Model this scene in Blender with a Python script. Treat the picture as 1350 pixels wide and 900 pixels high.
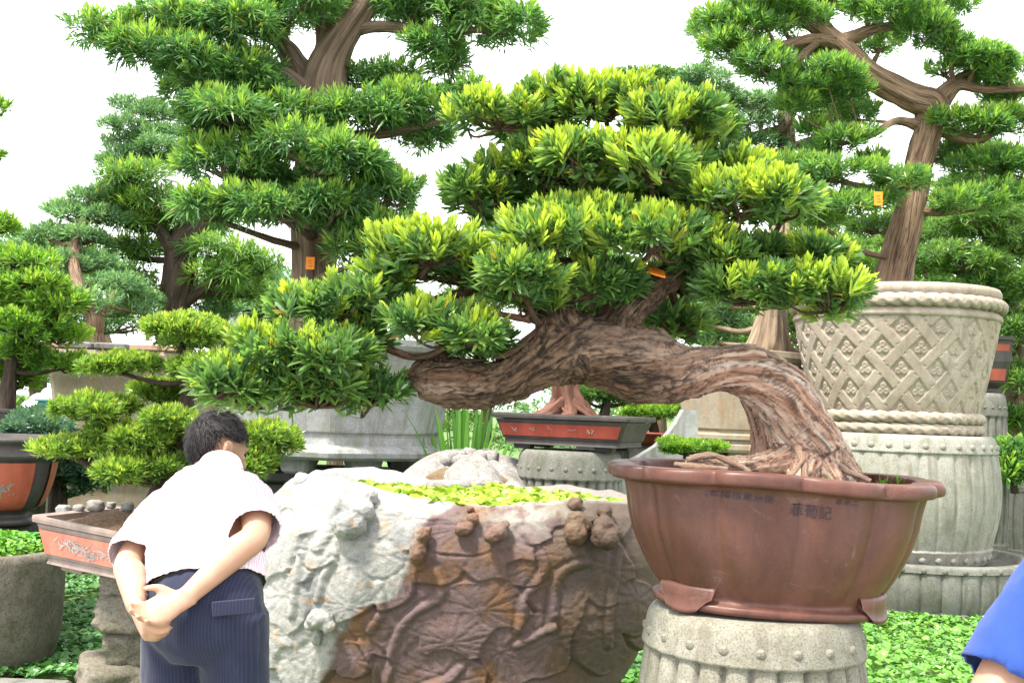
import bpy, math
import numpy as np
from mathutils import Matrix, Vector

# ------------------------------------------------------------------ camera, sky, sun, exposure
scene = bpy.context.scene
for o in list(bpy.data.objects):
    bpy.data.objects.remove(o)
FOC = 1400.0                       # focal length in photograph pixels (photograph 1350 x 900)
CAM = np.array([0.0, 0.0, 1.5])
PITCH, ROLL = math.atan(90 / FOC), math.radians(2.0)
RM = Matrix.Rotation(math.pi / 2 + PITCH, 3, 'X') @ Matrix.Rotation(ROLL, 3, 'Z')
cam_data = bpy.data.cameras.new('camera')
cam_data.sensor_width = 36.0
cam_data.lens = 36.0 * FOC / 1350.0
cam_data.clip_start, cam_data.clip_end = 0.05, 2000
cam = bpy.data.objects.new('camera', cam_data)
scene.collection.objects.link(cam)
cam.matrix_world = Matrix.Translation(CAM) @ RM.to_4x4()
scene.camera = cam

SUN_EL, SUN_AZ = math.radians(63), math.radians(232)    # azimuth clockwise from +Y: behind the camera, to the left
world = bpy.data.worlds.new('World')
scene.world = world
world.use_nodes = True
wn, wl = world.node_tree.nodes, world.node_tree.links
wn.clear()
sky = wn.new('ShaderNodeTexSky')
sky.sky_type = 'NISHITA'
sky.sun_disc = False
sky.sun_elevation = SUN_EL
sky.sun_rotation = SUN_AZ
sky.altitude = 50
sky.air_density, sky.dust_density, sky.ozone_density = 1.0, 1.5, 1.0
hs = wn.new('ShaderNodeHueSaturation')                  # thin white overcast: the blue is washed out
hs.inputs['Saturation'].default_value = 0.18
hs.inputs['Value'].default_value = 1.0
cl = wn.new('ShaderNodeMix')                            # an even white cloud layer over the clear sky
cl.data_type = 'RGBA'
cl.inputs[0].default_value = 0.65
cl.inputs[7].default_value = (9.0, 9.1, 9.4, 1)
bg = wn.new('ShaderNodeBackground')
bg.inputs['Strength'].default_value = 0.15
wo = wn.new('ShaderNodeOutputWorld')
wl.new(sky.outputs[0], hs.inputs['Color'])
wl.new(hs.outputs[0], cl.inputs[6])
wl.new(cl.outputs[2], bg.inputs['Color'])
wl.new(bg.outputs[0], wo.inputs['Surface'])

sl = bpy.data.lights.new('sun', 'SUN')
sl.energy = 3.9
sl.angle = math.radians(9)
sl.color = (1.0, 0.94, 0.82)
sun = bpy.data.objects.new('sun', sl)
scene.collection.objects.link(sun)
sd = Vector((math.sin(SUN_AZ) * math.cos(SUN_EL), math.cos(SUN_AZ) * math.cos(SUN_EL), math.sin(SUN_EL)))
sun.rotation_euler = (-sd).to_track_quat('-Z', 'Y').to_euler()
sun.location = sd * 50

scene.view_settings.view_transform = 'Standard'
scene.view_settings.look = 'None'
scene.view_settings.exposure = 1.38
scene.view_settings.gamma = 1.0
scene.view_settings.use_curve_mapping = False
scene.render.engine = 'CYCLES'
scene.cycles.use_denoising = True
scene.cycles.max_bounces = 7
scene.cycles.diffuse_bounces = 4
scene.cycles.glossy_bounces = 2
scene.cycles.transmission_bounces = 4
scene.cycles.caustics_reflective = False
scene.cycles.caustics_refractive = False

# ------------------------------------------------------------------ small helpers
col = scene.collection
RMn = np.array(RM)


def at(px, py, Y):
    """world point at distance Y seen at photograph pixel (px, py)"""
    d = RMn @ np.array([(px - 675.0) / FOC, (450.0 - py) / FOC, -1.0])
    return CAM + d * (Y / d[1])


def nrm(a):
    a = np.asarray(a, float)
    return a / np.maximum(np.linalg.norm(a, axis=-1, keepdims=True), 1e-9)


def rnd(seed):
    return np.random.default_rng(seed)


_pt = rnd(7).permutation(256)
_pt = np.concatenate([_pt, _pt, _pt[:4]])
_gr = nrm(rnd(8).normal(size=(256, 3)))


def noise(P):
    """gradient noise, about -1..1"""
    P = np.asarray(P, float)
    I = np.floor(P).astype(int)
    f = P - I
    I &= 255
    u = f * f * f * (f * (f * 6 - 15) + 10)
    r = 0
    for dx in (0, 1):
        wx = u[..., 0] if dx else 1 - u[..., 0]
        for dy in (0, 1):
            wy = u[..., 1] if dy else 1 - u[..., 1]
            for dz in (0, 1):
                wz = u[..., 2] if dz else 1 - u[..., 2]
                h = _pt[_pt[_pt[(I[..., 0] + dx) & 255] + ((I[..., 1] + dy) & 255)] + ((I[..., 2] + dz) & 255)]
                g = _gr[h]
                r = r + wx * wy * wz * (g[..., 0] * (f[..., 0] - dx) + g[..., 1] * (f[..., 1] - dy) + g[..., 2] * (f[..., 2] - dz))
    return r * 1.6


def fbm(P, octv=4, lac=2.0, gain=0.5):
    P = np.asarray(P, float)
    a, s, t = 1.0, 0.0, 0.0
    for k in range(octv):
        s = s + a * noise(P + 17.3 * k)
        t += a
        a *= gain
        P = P * lac
    return s / t


def sstep(a, b, x):
    t = np.clip((x - a) / (b - a), 0, 1)
    return t * t * (3 - 2 * t)


def build(name, V, faces, mat=None, parent=None, smooth=True, attrs=None, world=True):
    """one mesh object; faces: list of index arrays (n,3)/(n,4) or list of polygons; V in world space"""
    V = np.asarray(V, float)
    me = bpy.data.meshes.new(name)
    if isinstance(faces, np.ndarray):
        faces = [faces]
    if faces and isinstance(faces[0], np.ndarray) and faces[0].ndim == 2:
        idx = np.concatenate([f.ravel() for f in faces])
        cnt = np.concatenate([np.full(len(f), f.shape[1]) for f in faces])
    else:
        idx = np.array([i for f in faces for i in f])
        cnt = np.array([len(f) for f in faces])
    org = np.zeros(3)
    if parent is not None:
        org = np.array(parent.get('_org', (0, 0, 0)))
    me.vertices.add(len(V))
    me.vertices.foreach_set('co', (V - org).astype(np.float32).ravel())
    me.loops.add(len(idx))
    me.loops.foreach_set('vertex_index', idx.astype(np.int32))
    me.polygons.add(len(cnt))
    st = np.concatenate([[0], np.cumsum(cnt)[:-1]]).astype(np.int32)
    me.polygons.foreach_set('loop_start', st)
    me.polygons.foreach_set('loop_total', cnt.astype(np.int32))
    me.update(calc_edges=True)
    me.polygons.foreach_set('use_smooth', np.full(len(cnt), bool(smooth)))
    for k, a in (attrs or {}).items():
        a = np.asarray(a, np.float32)
        if a.ndim == 1:
            at_ = me.attributes.new(k, 'FLOAT', 'POINT')
            at_.data.foreach_set('value', a)
        elif k == 'Col':
            at_ = me.attributes.new(k, 'FLOAT_COLOR', 'POINT')
            if a.shape[1] == 3:
                a = np.concatenate([a, np.ones((len(a), 1), np.float32)], 1)
            at_.data.foreach_set('color', a.ravel())
        else:
            at_ = me.attributes.new(k, 'FLOAT_VECTOR', 'POINT')
            at_.data.foreach_set('vector', a.ravel())
    if mat is not None:
        me.materials.append(mat)
    ob = bpy.data.objects.new(name, me)
    col.objects.link(ob)
    if parent is not None:
        ob.parent = parent
        ob['_org'] = [float(v) for v in org]
    return ob


def thing(name, label, cat, loc, group=None):
    o = bpy.data.objects.new(name, None)
    o.empty_display_size = 0.1
    col.objects.link(o)
    o.location = [float(v) for v in loc]
    o['_org'] = [float(v) for v in loc]
    return tag(o, label, cat, group)


def tag(o, label=None, cat=None, group=None, kind=None):
    if label: o['label'] = label
    if cat: o['category'] = cat
    if group: o['group'] = group
    if kind: o['kind'] = kind
    return o


class MB:
    """collects shapes into one mesh"""
    def __init__(s):
        s.V, s.F, s.n, s.A = [], [], 0, {}

    def add(s, V, F, **attrs):
        V = np.asarray(V, float)
        for f in (F if isinstance(F, list) else [F]):
            s.F.append(np.asarray(f) + s.n)
        s.V.append(V)
        for k, a in attrs.items():
            s.A.setdefault(k, []).append(np.asarray(a, float))
        s.n += len(V)
        return s

    def build(s, name, mat, parent=None, smooth=True):
        A = {k: np.concatenate(a) for k, a in s.A.items()}
        return build(name, np.concatenate(s.V), s.F, mat, parent, smooth, A)


def gridfaces(nu, nv, wrap_u=True):
    """vertex index = v*nu + u"""
    u = np.arange(nu if wrap_u else nu - 1)
    v = np.arange(nv - 1)
    U, Vv = np.meshgrid(u, v)
    U, Vv = U.ravel(), Vv.ravel()
    U2 = (U + 1) % nu
    return np.stack([Vv * nu + U, Vv * nu + U2, (Vv + 1) * nu + U2, (Vv + 1) * nu + U], 1)


def box(c, half, rot=0.0, bev=0.0, taper=1.0):
    """a box with chamfered vertical and horizontal edges; half = half sizes; rot about z; taper scales the bottom"""
    hx, hy, hz = half
    b = min(bev, hx * .45, hy * .45, hz * .45)
    if b <= 0:
        ring = np.array([[-hx, -hy], [hx, -hy], [hx, hy], [-hx, hy]])
        levels = [(-hz, 0), (hz, 0)]
    else:
        ring = np.array([[-hx, -hy + b], [-hx + b, -hy], [hx - b, -hy], [hx, -hy + b],
                         [hx, hy - b], [hx - b, hy], [-hx + b, hy], [-hx, hy - b]])
        levels = [(-hz, b), (-hz + b, 0), (hz - b, 0), (hz, b)]
    V, n = [], len(ring)
    for z, ins in levels:
        k = taper + (1 - taper) * (z + hz) / (2 * hz)
        s = np.array([(hx * k - ins) / hx, (hy * k - ins) / hy])
        V += [[p[0] * s[0], p[1] * s[1], z] for p in ring]
    V = np.array(V)
    F = gridfaces(n, len(levels))
    caps = [np.array([list(range(n))[::-1]]), np.array([[len(V) - n + i for i in range(n)]])]
    c_, s_ = math.cos(rot), math.sin(rot)
    V = V @ np.array([[c_, s_, 0], [-s_, c_, 0], [0, 0, 1]])
    return V + np.asarray(c, float), [F] + caps


def frames(P):
    """parallel-transport frames of a polyline"""
    P = np.asarray(P, float)
    T = nrm(np.gradient(P, axis=0))
    N = np.zeros_like(P)
    a = np.array([0, 0, 1.0]) if abs(T[0][2]) < .9 else np.array([1.0, 0, 0])
    N[0] = nrm(np.cross(T[0], a))
    for i in range(1, len(P)):
        n = N[i - 1] - T[i] * np.dot(N[i - 1], T[i])
        N[i] = nrm(n)
    return T, N, np.cross(T, N)


def spline(pts, n):
    """Catmull-Rom through rows of any width"""
    p = np.asarray(pts, float)
    if len(p) == 2:
        t = np.linspace(0, 1, n)[:, None]
        return p[0] * (1 - t) + p[1] * t
    p = np.concatenate([[2 * p[0] - p[1]], p, [2 * p[-1] - p[-2]]])
    m = len(p) - 3
    t = np.linspace(0, m - 1e-6, n)
    i = t.astype(int)
    f = (t - i)[:, None]
    a, b, c, d = p[i], p[i + 1], p[i + 2], p[i + 3]
    return .5 * (2 * b + (c - a) * f + (2 * a - 5 * b + 4 * c - d) * f ** 2 + (3 * b - a - 3 * c + d) * f ** 3)


def tube(pts, rad, nseg=10, n=None, rough=0.0, seed=0.0, fq=6.0):
    """closed tube; returns V, F, bark coordinates"""
    pts = np.asarray(pts, float)
    rad = np.broadcast_to(np.asarray(rad, float), (len(pts),))
    n = n or max(6, len(pts) * 4)
    S = spline(np.concatenate([pts, rad[:, None]], 1), n)
    P, R = S[:, :3], np.maximum(S[:, 3], .0008)
    T, N, B = frames(P)
    s = np.concatenate([[0], np.cumsum(np.linalg.norm(np.diff(P, axis=0), axis=1))])
    th = np.linspace(0, 2 * np.pi, nseg, endpoint=False)
    c, q = np.cos(th), np.sin(th)
    dirs = c[None, :, None] * N[:, None] + q[None, :, None] * B[:, None]
    bark = np.stack([np.broadcast_to(c * .5, (n, nseg)), np.broadcast_to(q * .5, (n, nseg)),
                     np.broadcast_to(s[:, None] / max(rad.max(), .004) * .18 + seed, (n, nseg))], -1)
    RR = R[:, None] * np.ones((1, nseg))
    if rough > 0:
        g = fbm(bark * np.array([fq, fq, fq * .35]) + seed, 3)
        RR = RR * (1 + rough * g * 1.6)
    V = (P[:, None] + dirs * RR[..., None]).reshape(-1, 3)
    F = [gridfaces(nseg, n), np.array([list(range(nseg))[::-1]]), np.array([[len(V) - nseg + i for i in range(nseg)]])]
    return V, F, bark.reshape(-1, 3)


def fuse(parts, voxel, it=6, factor=.5):
    """voxel union of closed shapes -> V, quads"""
    mb = MB()
    for V, F in parts:
        mb.add(V, F)
    ob = mb.build('tmp', None)
    m = ob.modifiers.new('r', 'REMESH')
    m.mode, m.voxel_size = 'VOXEL', voxel
    if it:
        s = ob.modifiers.new('s', 'SMOOTH')
        s.factor, s.iterations = factor, it
    ev = ob.evaluated_get(bpy.context.evaluated_depsgraph_get())
    me = ev.to_mesh()
    V = np.empty(len(me.vertices) * 3, np.float32)
    me.vertices.foreach_get('co', V)
    N = np.empty(len(me.vertices) * 3, np.float32)
    me.vertices.foreach_get('normal', N)
    idx = np.empty(len(me.loops), np.int32)
    me.loops.foreach_get('vertex_index', idx)
    tot = np.empty(len(me.polygons), np.int32)
    me.polygons.foreach_get('loop_total', tot)
    assert (tot == 4).all()
    ev.to_mesh_clear()
    d = ob.data
    bpy.data.objects.remove(ob)
    bpy.data.meshes.remove(d)
    return V.reshape(-1, 3).astype(float), idx.reshape(-1, 4), N.reshape(-1, 3).astype(float)


def ellring(chain, nseg=20, n=None, cap=True):
    """tube with elliptical rings: rows (x,y,z, ra, rb, lx,ly,lz): ra along the lateral vector l, rb across it"""
    S = spline(np.asarray(chain, float), n or len(chain) * 5)
    P, ra, rb, L = S[:, :3], S[:, 3], S[:, 4], S[:, 5:8]
    T = nrm(np.gradient(P, axis=0))
    L = nrm(L - T * np.sum(L * T, 1, keepdims=True))
    B = np.cross(T, L)
    th = np.linspace(0, 2 * np.pi, nseg, endpoint=False)
    V = P[:, None] + L[:, None] * (ra[:, None] * np.cos(th))[..., None] + B[:, None] * (rb[:, None] * np.sin(th))[..., None]
    m = len(P)
    V = V.reshape(-1, 3)
    F = [gridfaces(nseg, m), np.array([list(range(nseg))[::-1]]), np.array([[len(V) - nseg + i for i in range(nseg)]])]
    return V, F


def sphere(c, r, nu=16, nv=10, R=None):
    """ellipsoid; r scalar or 3 radii; R 3x3 rotation (columns = axes)"""
    r = np.broadcast_to(np.asarray(r, float), (3,))
    ph = np.linspace(-np.pi / 2 + .05, np.pi / 2 - .05, nv)
    th = np.linspace(0, 2 * np.pi, nu, endpoint=False)
    V = np.stack([np.outer(np.cos(ph), np.cos(th)), np.outer(np.cos(ph), np.sin(th)), np.outer(np.sin(ph), np.ones(nu))], -1).reshape(-1, 3) * r
    if R is not None:
        V = V @ np.asarray(R).T
    F = [gridfaces(nu, nv), np.array([list(range(nu))[::-1]]), np.array([[len(V) - nu + i for i in range(nu)]])]
    return V + np.asarray(c, float), F


# ------------------------------------------------------------------ materials (all procedural)
def newmat(name):
    m = bpy.data.materials.new(name)
    m.use_nodes = True
    nt = m.node_tree
    nt.nodes.clear()
    out = nt.nodes.new('ShaderNodeOutputMaterial')
    b = nt.nodes.new('ShaderNodeBsdfPrincipled')
    nt.links.new(b.outputs[0], out.inputs['Surface'])
    return m, nt, b, out


def nd(nt, t, **kw):
    n = nt.nodes.new('ShaderNode' + t)
    for k, v in kw.items():
        if k in n.inputs.keys():
            n.inputs[k].default_value = v
        else:
            setattr(n, k, v)
    return n


def ramp(nt, stops, src=None):
    r = nt.nodes.new('ShaderNodeValToRGB')
    e = r.color_ramp.elements
    while len(e) < len(stops):
        e.new(.5)
    for el, (p, c) in zip(e, stops):
        el.position = p
        el.color = (*c, 1) if len(c) == 3 else c
    if src is not None:
        nt.links.new(src, r.inputs[0])
    return r.outputs[0]


def mix(nt, a, b, fac, mode='MIX'):
    m = nt.nodes.new('ShaderNodeMix')
    m.data_type, m.blend_type = 'RGBA', mode
    for sock, v in ((m.inputs[0], fac), (m.inputs[6], a), (m.inputs[7], b)):
        if isinstance(v, bpy.types.NodeSocket):
            nt.links.new(v, sock)
        elif isinstance(v, (tuple, list)):
            sock.default_value = (*v, 1) if len(v) == 3 else v
        else:
            sock.default_value = v
    return m.outputs[2]


def ntex(nt, vec, scale, detail=4, rough=.55, dist=0.0, stretch=None):
    if stretch is not None:
        mp = nt.nodes.new('ShaderNodeMapping')
        mp.inputs['Scale'].default_value = stretch
        nt.links.new(vec, mp.inputs['Vector'])
        vec = mp.outputs[0]
    n = nd(nt, 'TexNoise', Scale=scale, Detail=detail, Roughness=rough, Distortion=dist)
    nt.links.new(vec, n.inputs['Vector'])
    return n.outputs[0]


def bump(nt, b, h, strength, dist):
    bp = nd(nt, 'Bump', Strength=strength, Distance=dist)
    nt.links.new(h, bp.inputs['Height'])
    nt.links.new(bp.outputs[0], b.inputs['Normal'])
    return bp


def stone_mat(name, ca, cb, cc, scale=3.0, grain=120.0, gdark=.6, rough=.85, moss=None, mossamt=.5, streak=None, bumpd=.004):
    """weathered stone: large patches ca/cb/cc, granite grain, optional stain streaks and moss"""
    m, nt, b, out = newmat(name)
    tc = nd(nt, 'TexCoord').outputs['Object']
    big = ntex(nt, tc, scale, 5, .6, .4)
    c = ramp(nt, [(.3, ca), (.52, cb), (.72, cc)], big)
    fine = ntex(nt, tc, grain, 2, .7)
    c = mix(nt, c, ramp(nt, [(.32, (gdark,) * 3), (.5, (1, 1, 1)), (.7, (1.18,) * 3)], fine), 1.0, 'MULTIPLY')
    mid = ntex(nt, tc, scale * 6, 5, .65)
    c = mix(nt, c, ramp(nt, [(.3, (.72, .7, .68)), (.55, (1.05, 1.05, 1.05))], mid), .7, 'MULTIPLY')
    if streak is not None:
        s = ntex(nt, tc, 4.0, 4, .6, .3, (3.2, 3.2, .35))
        c = mix(nt, c, streak, ramp(nt, [(.5, (0, 0, 0)), (.68, (.75,) * 3)], s))
    if moss is not None:
        s = ntex(nt, tc, scale * 1.7, 6, .7, .6)
        c = mix(nt, c, moss, ramp(nt, [(.52, (0, 0, 0)), (.68, (mossamt,) * 3)], s))
    nt.links.new(c, b.inputs['Base Color'])
    b.inputs['Roughness'].default_value = rough
    b.inputs['Specular IOR Level'].default_value = .25
    h = mix(nt, mid, fine, .35)
    bump(nt, b, h, .55, bumpd)
    return m


def clay_mat(name, c1, c2, rough=.55, streak=None, sc=3.0):
    m, nt, b, out = newmat(name)
    tc = nd(nt, 'TexCoord').outputs['Object']
    n1 = ntex(nt, tc, sc, 5, .6, .5)
    c = ramp(nt, [(.3, c1), (.7, c2)], n1)
    n2 = ntex(nt, tc, 4.5, 4, .6, .2, (3, 3, .5))
    c = mix(nt, c, ramp(nt, [(.35, (.74, .72, .72)), (.6, (1.08,) * 3)], n2), .8, 'MULTIPLY')
    n3 = ntex(nt, tc, 90, 3, .6)
    c = mix(nt, c, ramp(nt, [(.35, (.85,) * 3), (.6, (1.05,) * 3)], n3), .6, 'MULTIPLY')
    if streak is not None:
        s = ntex(nt, tc, 6.0, 6, .75, .8, (1.2, 1.2, 2.0))
        c = mix(nt, c, streak, ramp(nt, [(.60, (0, 0, 0)), (.76, (.55,) * 3)], s))
        s = ntex(nt, tc, 9.0, 6, .7, .4, (2.2, 2.2, .22))
        c = mix(nt, c, streak, ramp(nt, [(.62, (0, 0, 0)), (.72, (.4,) * 3)], s))
    nt.links.new(c, b.inputs['Base Color'])
    r = ntex(nt, tc, 14, 4, .6)
    nt.links.new(ramp(nt, [(.3, (rough - .12,) * 3), (.7, (rough + .15,) * 3)], r), b.inputs['Roughness'])
    b.inputs['Specular IOR Level'].default_value = .4
    bump(nt, b, mix(nt, n3, n1, .5), .3, .003)
    return m


def leaf_mat(name, trans=.48, rough=.36, spec=.5):
    m, nt, b, out = newmat(name)
    a = nd(nt, 'Attribute', attribute_name='Col')
    nt.links.new(a.outputs['Color'], b.inputs['Base Color'])
    b.inputs['Roughness'].default_value = rough
    b.inputs['Specular IOR Level'].default_value = spec
    t = nd(nt, 'BsdfTranslucent')
    nt.links.new(mix(nt, a.outputs['Color'], (1.25, 1.3, .7), 1.0, 'MULTIPLY'), t.inputs['Color'])
    ms = nd(nt, 'MixShader', Fac=trans)
    nt.links.new(b.outputs[0], ms.inputs[1])
    nt.links.new(t.outputs[0], ms.inputs[2])
    nt.links.new(ms.outputs[0], out.inputs['Surface'])
    return m


def bark_mat(name, dark, mid, light, grey, scale=7.0, crack=.5, bumpd=.01, red=None, pale=None):
    """bark that follows the limb: attribute 'bark' = (cos, sin, length) coordinates"""
    m, nt, b, out = newmat(name)
    a = nd(nt, 'Attribute', attribute_name='bark').outputs['Vector']
    n1 = ntex(nt, a, scale, 7, .68, 1.0, (1, 1, .28))
    c = ramp(nt, [(.28, dark), (.44, mid), (.58, light), (.74, grey)], n1)
    n2 = ntex(nt, a, scale * 2.6, 6, .7, 1.2, (1, 1, .22))
    c = mix(nt, c, ramp(nt, [(.40, (.10, .09, .085)), (.50, (.9, .9, .9)), (.70, (1.35, 1.28, 1.2))], n2), crack, 'MULTIPLY')
    if red is not None:
        s = ntex(nt, a, scale * .8, 4, .6, .6, (1.3, 1.3, .25))
        c = mix(nt, c, red, ramp(nt, [(.55, (0, 0, 0)), (.7, (.7,) * 3)], s))
    if pale is not None:                                   # bleached, barkless wood where attribute 'smoothwood' is 1
        f = nd(nt, 'Attribute', attribute_name='smoothwood').outputs['Fac']
        n3 = ntex(nt, a, scale * 1.0, 6, .66, .6, (1.4, 1.4, .10))
        pc = ramp(nt, pale, n3)
        pc = mix(nt, pc, ramp(nt, [(.36, (.22, .18, .17)), (.46, (1, 1, 1))], n2), .7, 'MULTIPLY')
        c = mix(nt, c, pc, f)
        fz = nd(nt, 'Attribute', attribute_name='fissure').outputs['Fac']      # near-black colour along the furrows cut into the bark
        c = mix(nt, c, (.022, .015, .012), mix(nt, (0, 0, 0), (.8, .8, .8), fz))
    nt.links.new(c, b.inputs['Base Color'])
    b.inputs['Roughness'].default_value = .8
    b.inputs['Specular IOR Level'].default_value = .2
    bump(nt, b, mix(nt, n1, n2, .5), .8, bumpd)
    return m


def plain_mat(name, c, rough=.7, spec=.3, var=.12, sc=30, bumpd=.001):
    m, nt, b, out = newmat(name)
    tc = nd(nt, 'TexCoord').outputs['Object']
    n = ntex(nt, tc, sc, 4, .6)
    nt.links.new(mix(nt, c, ramp(nt, [(.3, (1 - var * 2,) * 3), (.7, (1 + var,) * 3)], n), 1.0, 'MULTIPLY'), b.inputs['Base Color'])
    b.inputs['Roughness'].default_value = rough
    b.inputs['Specular IOR Level'].default_value = spec
    bump(nt, b, n, .3, bumpd)
    return m

# ------------------------------------------------------------------ palette of materials
M = {}
M['granite'] = stone_mat('granite', (0.168, 0.157, 0.122), (0.224, 0.213, 0.174), (0.262, 0.252, 0.213), 2.5, 160, .55, .85, moss=(0.090, 0.094, 0.050), mossamt=.5, streak=(0.112, 0.094, 0.073))
M['granite_grey'] = stone_mat('granite_grey', (0.110, 0.110, 0.094), (0.155, 0.155, 0.135), (0.190, 0.190, 0.170), 2.5, 140, .55, .85, moss=(0.065, 0.075, 0.040), mossamt=.6, streak=(0.075, 0.070, 0.055))
M['basket_stone'] = stone_mat('basket_stone', (.285, .230, .178), (.345, .290, .235), (.385, .335, .28), 1.6, 120, .7, .85, streak=(.23, .19, .155))
M['drum_stone'] = stone_mat('drum_stone', (0.216, 0.209, 0.180), (0.269, 0.263, 0.228), (0.300, 0.288, 0.252), 1.8, 110, .65, .85, moss=(0.143, 0.143, 0.090), mossamt=.45, streak=(0.143, 0.127, 0.101))
M['basin_stone'] = stone_mat('basin_stone', (0.220, 0.220, 0.214), (0.292, 0.299, 0.299), (0.357, 0.357, 0.350), 1.8, 100, .75, .85, moss=(0.150, 0.163, 0.084), mossamt=.55, streak=(0.170, 0.163, 0.130))
M['tan_stone'] = stone_mat('tan_stone', (0.230, 0.190, 0.138), (0.298, 0.259, 0.202), (0.333, 0.298, 0.247), 1.4, 100, .8, .85, streak=(0.288, 0.172, 0.080))
M['rough_stone'] = stone_mat('rough_stone', (0.100, 0.090, 0.070), (0.150, 0.135, 0.106), (0.190, 0.175, 0.144), 6, 90, .6, .9, moss=(0.065, 0.075, 0.030), mossamt=.7, bumpd=.012)
M['pale_rock'] = stone_mat('pale_rock', (0.175, 0.165, 0.155), (0.250, 0.240, 0.231), (0.300, 0.290, 0.284), 7, 90, .7, .9, moss=(0.100, 0.090, 0.060), mossamt=.6, bumpd=.01)
M['brown_stone'] = stone_mat('brown_stone', (0.114, 0.075, 0.044), (0.176, 0.123, 0.075), (0.238, 0.185, 0.123), 4, 90, .7, .85, moss=(0.079, 0.070, 0.040), mossamt=.6, bumpd=.01)
M['dark_stone'] = stone_mat('dark_stone', (0.025, 0.025, 0.023), (0.040, 0.040, 0.035), (0.060, 0.055, 0.050), 3, 90, .7, .9)
M['brown_clay'] = clay_mat('brown_clay', (.078, .030, .021), (.125, .049, .034), .42, streak=(.22, .15, .125))
M['dark_clay'] = clay_mat('dark_clay', (.035, .03, .03), (.065, .055, .052), .5)
M['red_glaze'] = clay_mat('red_glaze', (.19, .032, .022), (.25, .048, .030), .5)
M['rust_glaze'] = clay_mat('rust_glaze', (.26, .055, .030), (.36, .085, .05), .5)
M['salmon'] = clay_mat('salmon', (.50, .16, .105), (.60, .22, .15), .6)
M['frame_clay'] = clay_mat('frame_clay', (.20, .155, .135), (.30, .23, .20), .6)
M['inlay'] = plain_mat('inlay', (.33, .28, .26), .7)
M['inlay_light'] = plain_mat('inlay_light', (.24, .20, .19), .7)
M['ink'] = plain_mat('ink', (.045, .035, .045), .6)
M['brick'] = clay_mat('brick', (.38, .22, .16), (.50, .36, .28), .85)
M['turquoise'] = clay_mat('turquoise', (.06, .22, .22), (.10, .30, .29), .4)
M['tagcard'] = plain_mat('tagcard', (.90, .28, .02), .5, var=.04)
M['taginkl'] = plain_mat('taginkl', (.55, .12, .02), .6)
M['white_paint'] = plain_mat('white_paint', (.78, .78, .78), .5)
M['leaf'] = leaf_mat('leaf')
M['leaf_far'] = leaf_mat('leaf_far', .25, .6, .2)
M['ground_leaf'] = leaf_mat('ground_leaf', .2, .38, .4)

# soil
m, nt, b, _ = newmat('soil')
tc = nd(nt, 'TexCoord').outputs['Object']
n1 = ntex(nt, tc, 35, 6, .75)
n2 = ntex(nt, tc, 8, 3, .6)
c = ramp(nt, [(.3, (.035, .022, .014)), (.5, (.11, .065, .035)), (.68, (.20, .13, .08))], n1)
c = mix(nt, c, (.07, .08, .03), ramp(nt, [(.5, (0, 0, 0)), (.7, (.5,) * 3)], n2))
nt.links.new(c, b.inputs['Base Color'])
b.inputs['Roughness'].default_value = .95
bump(nt, b, n1, .9, .02)
M['soil'] = m
m, nt, b, _ = newmat('loose_soil')
tc = nd(nt, 'TexCoord').outputs['Object']
n1 = ntex(nt, tc, 55, 7, .8)
c = ramp(nt, [(.3, (.05, .028, .016)), (.47, (.17, .095, .05)), (.6, (.30, .19, .11)), (.72, (.42, .31, .22))], n1)
nt.links.new(c, b.inputs['Base Color'])
b.inputs['Roughness'].default_value = .95
bump(nt, b, n1, 1.0, .03)
M['loose_soil'] = m

# ------------------------------------------------------------------ ground: one sheet to the horizon
m, nt, b, _ = newmat('lawn')
tc = nd(nt, 'TexCoord').outputs['Object']
n1 = ntex(nt, tc, .35, 5, .6)
n2 = ntex(nt, tc, 14, 5, .7)
n3 = ntex(nt, tc, 1.3, 4, .6)
c = ramp(nt, [(.3, (.06, .11, .025)), (.55, (.09, .17, .03)), (.75, (.13, .22, .045))], n1)
c = mix(nt, c, ramp(nt, [(.3, (.45, .5, .4)), (.6, (1.1, 1.1, 1.0))], n2), 1.0, 'MULTIPLY')
c = mix(nt, c, (.13, .09, .055), ramp(nt, [(.56, (0, 0, 0)), (.68, (.8,) * 3)], n3))
nt.links.new(c, b.inputs['Base Color'])
b.inputs['Roughness'].default_value = .95
bump(nt, b, n2, .8, .03)
M['lawn'] = m
g = 24
xs = np.concatenate([[-900, -250, -80], np.linspace(-30, 30, 61), [80, 250, 900]])
ys = np.concatenate([[-900, -250, -60], np.linspace(-12, 44, 57), [90, 260, 900]])
X, Y = np.meshgrid(xs, ys)
Z = .03 * fbm(np.stack([X * .4, Y * .4, X * 0], -1), 3) * (np.hypot(X, Y - 10) > 16) - .01
V = np.stack([X, Y, Z], -1).reshape(-1, 3)
tag(build('ground', V, gridfaces(len(xs), len(ys), False), M['lawn']), 'green lawn and bare soil of the bonsai garden', 'ground', kind='structure')

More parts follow.
